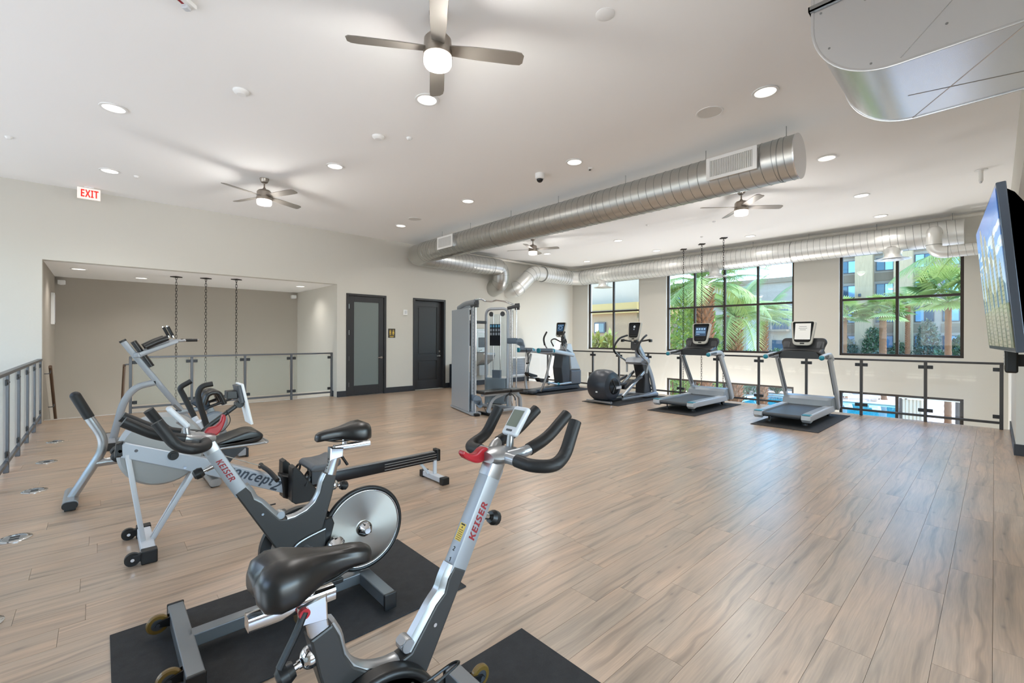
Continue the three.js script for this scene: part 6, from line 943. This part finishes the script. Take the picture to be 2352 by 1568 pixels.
{ let p = pd(1619, 655, 17.5); palm('tall date palm with thick brown trunk close outside the four-pane window', p.x, p.z, p.y, 0.27, 34, 2.7, 'feather', M_bark);
  p = pd(1688, 728, 22); palm('short date palm with stout brown trunk in front of the pale garage wall', p.x, p.z, p.y, 0.3, 26, 2.9, 'feather', M_bark);
  p = pd(1752, 732, 27); palm('slender date palm before the balconies of the tan block', p.x, p.z, p.y, 0.24, 24, 2.5, 'feather', M_bark);
  p = pd(2028, 722, 39.5); palm('slender fan palm standing mid-court before the apartment facade', p.x, p.z, p.y, 0.26, 26, 2.2, 'fan', M_bark);
  p = pd(2178, 694, 24); palm('tall palm with rust brown trunk and long arching fronds beside the two-pane window', p.x, p.z, p.y, 0.14, 24, 2.3, 'fan', M_bark);
  p = pd(2262, 600, 19); palm('high date palm with long sweeping fronds over the two-pane window', p.x, p.z, p.y + 0.6, 0.24, 26, 3.8, 'feather', M_bark);
  p = pd(1886, 590, 18); palm('high date palm between the windows with fronds hanging in from above', p.x, p.z, p.y + 0.7, 0.28, 24, 3.0, 'feather', M_bark);
  p = pd(1938, 730, 41); palm('bright green fan palm at the edge of the court lawn', p.x, p.z, p.y, 0.25, 22, 2.3, 'fan', M_bark);
  p = pd(2085, 700, 44); palm('far date palm against the apartment facade', p.x, p.z, p.y, 0.17, 22, 3.0, 'feather', M_bark); }
function leafCloud(n, sx, sy, sz, leaf, s0) {
  const pos = []; for (let i = 0; i < n; i++) { const a = hash(i, 1, s0) * 2 * PI, c = hash(i, 2, s0) * 2 - 1, q = Math.sqrt(1 - c * c), R = 0.55 + 0.45 * Math.cbrt(hash(i, 3, s0)), p = V(q * Math.cos(a) * sx * R, c * sy * R, q * Math.sin(a) * sz * R), d = V(hash(i, 4, s0) - 0.5, hash(i, 5, s0) - 0.3, hash(i, 6, s0) - 0.5).normalize(), w = d.clone().cross(V(hash(i, 7, s0) - 0.5, 1, hash(i, 8, s0) - 0.5)).normalize(), L = leaf * (0.6 + 0.8 * hash(i, 9, s0)), e = p.clone().addScaledVector(d, L), m = p.clone().addScaledVector(d, L * 0.45); for (const s of [-1, 1]) pos.push(...p.toArray(), ...m.clone().addScaledVector(w, s * L * 0.22).toArray(), ...e.toArray()); }
  const g = new THREE.BufferGeometry(); g.setAttribute('position', new THREE.Float32BufferAttribute(pos, 3)); g.computeVertexNormals(); return norm(g);
}
function shrub(label, p, yTop, sx, n, leaf, m, group, k) {
  const t = thing('shrub', label, 'shrub', [p.x, GY, p.z], 0, group), h = yTop - GY; part(t, 'foliage', leafCloud(n, sx, h * 0.5, sx, leaf, k).translate(0, h * 0.5 + 0.1, 0), m); part(t, 'stem', [0, 1, 2, 3].map((i) => cyl([0.08 * Math.cos(i * 1.6), 0, 0.08 * Math.sin(i * 1.6)], [sx * 0.4 * Math.cos(i * 1.6), h * 0.7, sx * 0.4 * Math.sin(i * 1.6)], 0.05, 0.02, 6)), M_bark);
}
{ const q = (u, d) => pd(u, 776, d);
  shrub('tall light green leafy tree filling the first pane of the four-pane window', q(1556, 18.5), 3.6, 1.25, 5200, 0.2, M_leafA, undefined, 11); shrub('tall light green leafy tree behind the thick palm trunk', q(1600, 20.8), 3.4, 1.15, 4200, 0.24, M_leafA, undefined, 12);
  [[61.8, -11.2, 1.4], [61.8, -9, 2.6], [61.8, -6.8, 1.0], [61.8, -4.6, 3.3], [61.8, -2.4, 1.6], [58.6, -10.1, -0.4], [58.6, -7.9, 0.2], [58.6, -5.7, -0.5], [58.6, -3.5, 0.1]].forEach(([x, z, y], i) => shrub('dark green rounded bush at the foot of the apartment facade', V(x, 0, z), y, 1.0, 2400, 0.34, i % 3 ? M_leafB : M_leafC, 'bushes below the apartments', 400 + i));
  for (const [u, d, y, s] of [[1655, 29, 1.0, 1.6], [1718, 43, 0.2, 1.6], [1785, 43.5, 0.3, 1.5]]) shrub('mid green rounded bush below the balconies of the tan block', q(u, d), y, s, 2400, 0.32, M_leafB, 'bushes below the tan block', u);
  for (const [u, d] of [[1362, 17.2], [1376, 17.0], [1390, 17.3], [1402, 17.1]]) shrub('yellow green tall grass clump against the tan wall', q(u, d), 1.15 + 0.35 * hash(u, 1, 1), 0.15, 700, 0.3, leafMat(0xa8ab4f), 'grass clumps by the tan wall', u);
  for (let i = 0; i < 6; i++) shrub('low dark hedge bush along the far pool edge', V(56, 0, -12 + i * 3.4), GY + 1.5, 1.4, 1500, 0.34, M_leafB, 'hedge beyond the pool', 300 + i); }
// buildings
const M_tan = mat(0xc3ad87, 0.9, 0, { map: stucco }), M_taupe2 = mat(0xa79d8c, 0.9, 0, { map: stucco }), M_brown = mat(0x8f8069, 0.9, 0, { map: stucco }), M_greyWall = mat(0xb9bcc4, 0.9, 0, { map: stucco }), M_paneD = mat(0x3f5c70, 0.08, 0.3), M_paneL = mat(0x86b3d6, 0.08, 0.3), M_fr = mat(0x4a4f55, 0.5, 0.3);
function bWin(parent, x, z0, z1, y0, y1, swap) {
  const f = part(parent, 'window', slab(x - 0.08, x + 0.02, y0, y1, z0, z1), M_fr), m = (z0 + z1) / 2; part(f, 'pane', slab(x - 0.1, x - 0.07, y0 + 0.08, y1 - 0.08, z0 + 0.08, m - 0.05), swap ? M_paneL : M_paneD); part(f, 'pane', slab(x - 0.1, x - 0.07, y0 + 0.08, y1 - 0.08, m + 0.05, z1 - 0.08), swap ? M_paneD : M_paneL);
}
{ // tan wing beside the first window
  const t = thing('tan_wing', 'tan stucco wing with small square window close outside', 'building'); const X0 = 18.2;
  part(t, 'wall', slab(X0, 22, GY, 2.62, -30, -11.2), mat(0xa98f6e, 0.9, 0, { map: stucco })); part(t, 'eave_band', slab(X0 - 0.25, 22, 2.62, 3.1, -30, -11.05), mat(0xb79c62, 0.9)); part(t, 'eave_line', slab(X0 - 0.28, X0 - 0.2, 2.74, 2.78, -30, -11.05), M_brown); part(t, 'roof', slab(X0 + 0.3, 22, 3.1, 7.5, -30, -11.3), mat(0xb8a992, 0.9), 'pale upper wall');
  const a = onX(1367, 765, X0), b = onX(1392, 740, X0); const f = part(t, 'window', slab(X0 - 0.08, X0 + 0.05, a.y, b.y, Math.min(a.z, b.z), Math.max(a.z, b.z)), M_fr); const w = Math.abs(b.z - a.z), z0 = Math.min(a.z, b.z); part(f, 'pane', slab(X0 - 0.1, X0 - 0.06, a.y + 0.06, b.y - 0.06, z0 + 0.06, z0 + w * 0.45), mat(0xc9cfc6, 0.2)); part(f, 'pane', slab(X0 - 0.1, X0 - 0.06, a.y + 0.06, b.y - 0.06, z0 + w * 0.48, z0 + w - 0.06), mat(0x4f6a72, 0.1, 0.3));
}
{ // block behind the four-pane window
  const t = thing('apartment_block', 'tan and pale grey apartment block behind the palms of the four-pane window', 'building'), X0 = 52;
  part(t, 'wall', slab(X0, 66, GY, 7.3, -60, -13.6), M_taupe2); part(t, 'parapet', slab(X0 - 0.2, 66, 7.3, 7.8, -60, -13.4), M_brown); part(t, 'grey_panel', slab(X0 - 0.15, X0, GY, 4.4, -18.4, -16.3), M_greyWall, 'pale grey wall panel'); part(t, 'garage_door', slab(X0 - 0.2, X0 - 0.1, GY, 1.2, -18.2, -16.5), mat(0xc4c8cf, 0.7));
  for (const y of [-1.0, 2.2]) { const b = part(t, 'balcony', slab(X0 - 1.4, X0, y, y + 0.2, -16.1, -14.2), M_brown); for (let i = 0; i < 7; i++) part(b, 'baluster', slab(X0 - 1.4, X0 - 1.36, y + 0.2, y + 1.1, -16.05 + i * 0.3, -16.01 + i * 0.3), M_fr); part(b, 'guard_rail', slab(X0 - 1.42, X0 - 1.34, y + 1.1, y + 1.16, -16.1, -14.2), M_fr); part(b, 'opening', slab(X0 - 0.05, X0 + 0.01, y + 0.2, y + 2.3, -15.9, -14.4), M_paneD); }
  for (const z of [-24, -28, -34]) for (const y of [-1.2, 2, 5]) bWin(t, X0, z, z + 2, y, y + 1.5, z === -28);
}
{ // long apartment house across the court
  const t = thing('apartment_house', 'beige apartment house with rows of blue windows across the court', 'building'), X0 = 67;
  part(t, 'wall', slab(X0, 85, GY, 17, -16.6, 30), M_taupe2); part(t, 'parapet', slab(X0 - 0.3, 85, 17, 17.6, -16.8, 30), M_brown);
  for (const [u0, u1] of [[1968, 2008], [2056, 2098]]) { const a = onX(u0, 700, X0), b = onX(u1, 700, X0); part(t, 'bay', slab(X0 - 1.2, X0, GY, 17, a.z, b.z), M_tan); }
  const wz = [[1930, 1966, 0], [2012, 2053, 0], [2101, 2146, 1], [2165, 2205, 0]];
  for (const [u0, u1, sw] of wz) { const a = onX(u0, 700, X0).z, b = onX(u1, 700, X0).z; for (const y of [-3.2, -0.2, 2.8, 5.85, 8.85, 11.85]) { const w = Math.min(b - a, 2.3); bWin(t, X0, a, a + w, y + 0.55, y + 2.05, sw); part(t, 'spandrel', slab(X0 - 0.06, X0, y - 0.6, y + 0.35, a - 0.1, a + w + 0.1), M_brown); } }
  for (const u of [1975, 2062, 2070]) { const p = onX(u, 678, X0 - 1.2); part(t, 'wall_lamp', box(0.2, 0.35, 0.25, X0 - 1.35, p.y, p.z, 0.03), M_fr); }
  for (const [u0, u1] of [[1935, 1962], [2016, 2050], [2108, 2146]]) { const a = onX(u0, 780, X0 - 2).z, b = onX(u1, 780, X0 - 2).z; part(t, 'patio_roof', slab(X0 - 2.2, X0, -0.9, -0.7, a - 0.4, b + 0.4), M_greyWall); part(t, 'patio_wall', slab(X0 - 2.0, X0 - 1.8, GY, -2.4, a, b), M_greyWall); }
}
{ // houses beyond the west windows, out of view; they close the horizon there
  const t = thing('west_building', 'plain beige building beyond the west windows', 'building'); part(t, 'wall', slab(-46, -40, GY, 7, -40, 30), M_tan); for (let i = 0; i < 8; i++) bWin(t, -39.9, -34 + i * 6, -31.6 + i * 6, 1, 2.8, i % 2);
}
scene.traverse((o) => { if (o.isMesh && o !== sky) { o.castShadow = o.receiveShadow = true; } });
renderer.render(scene, camera);
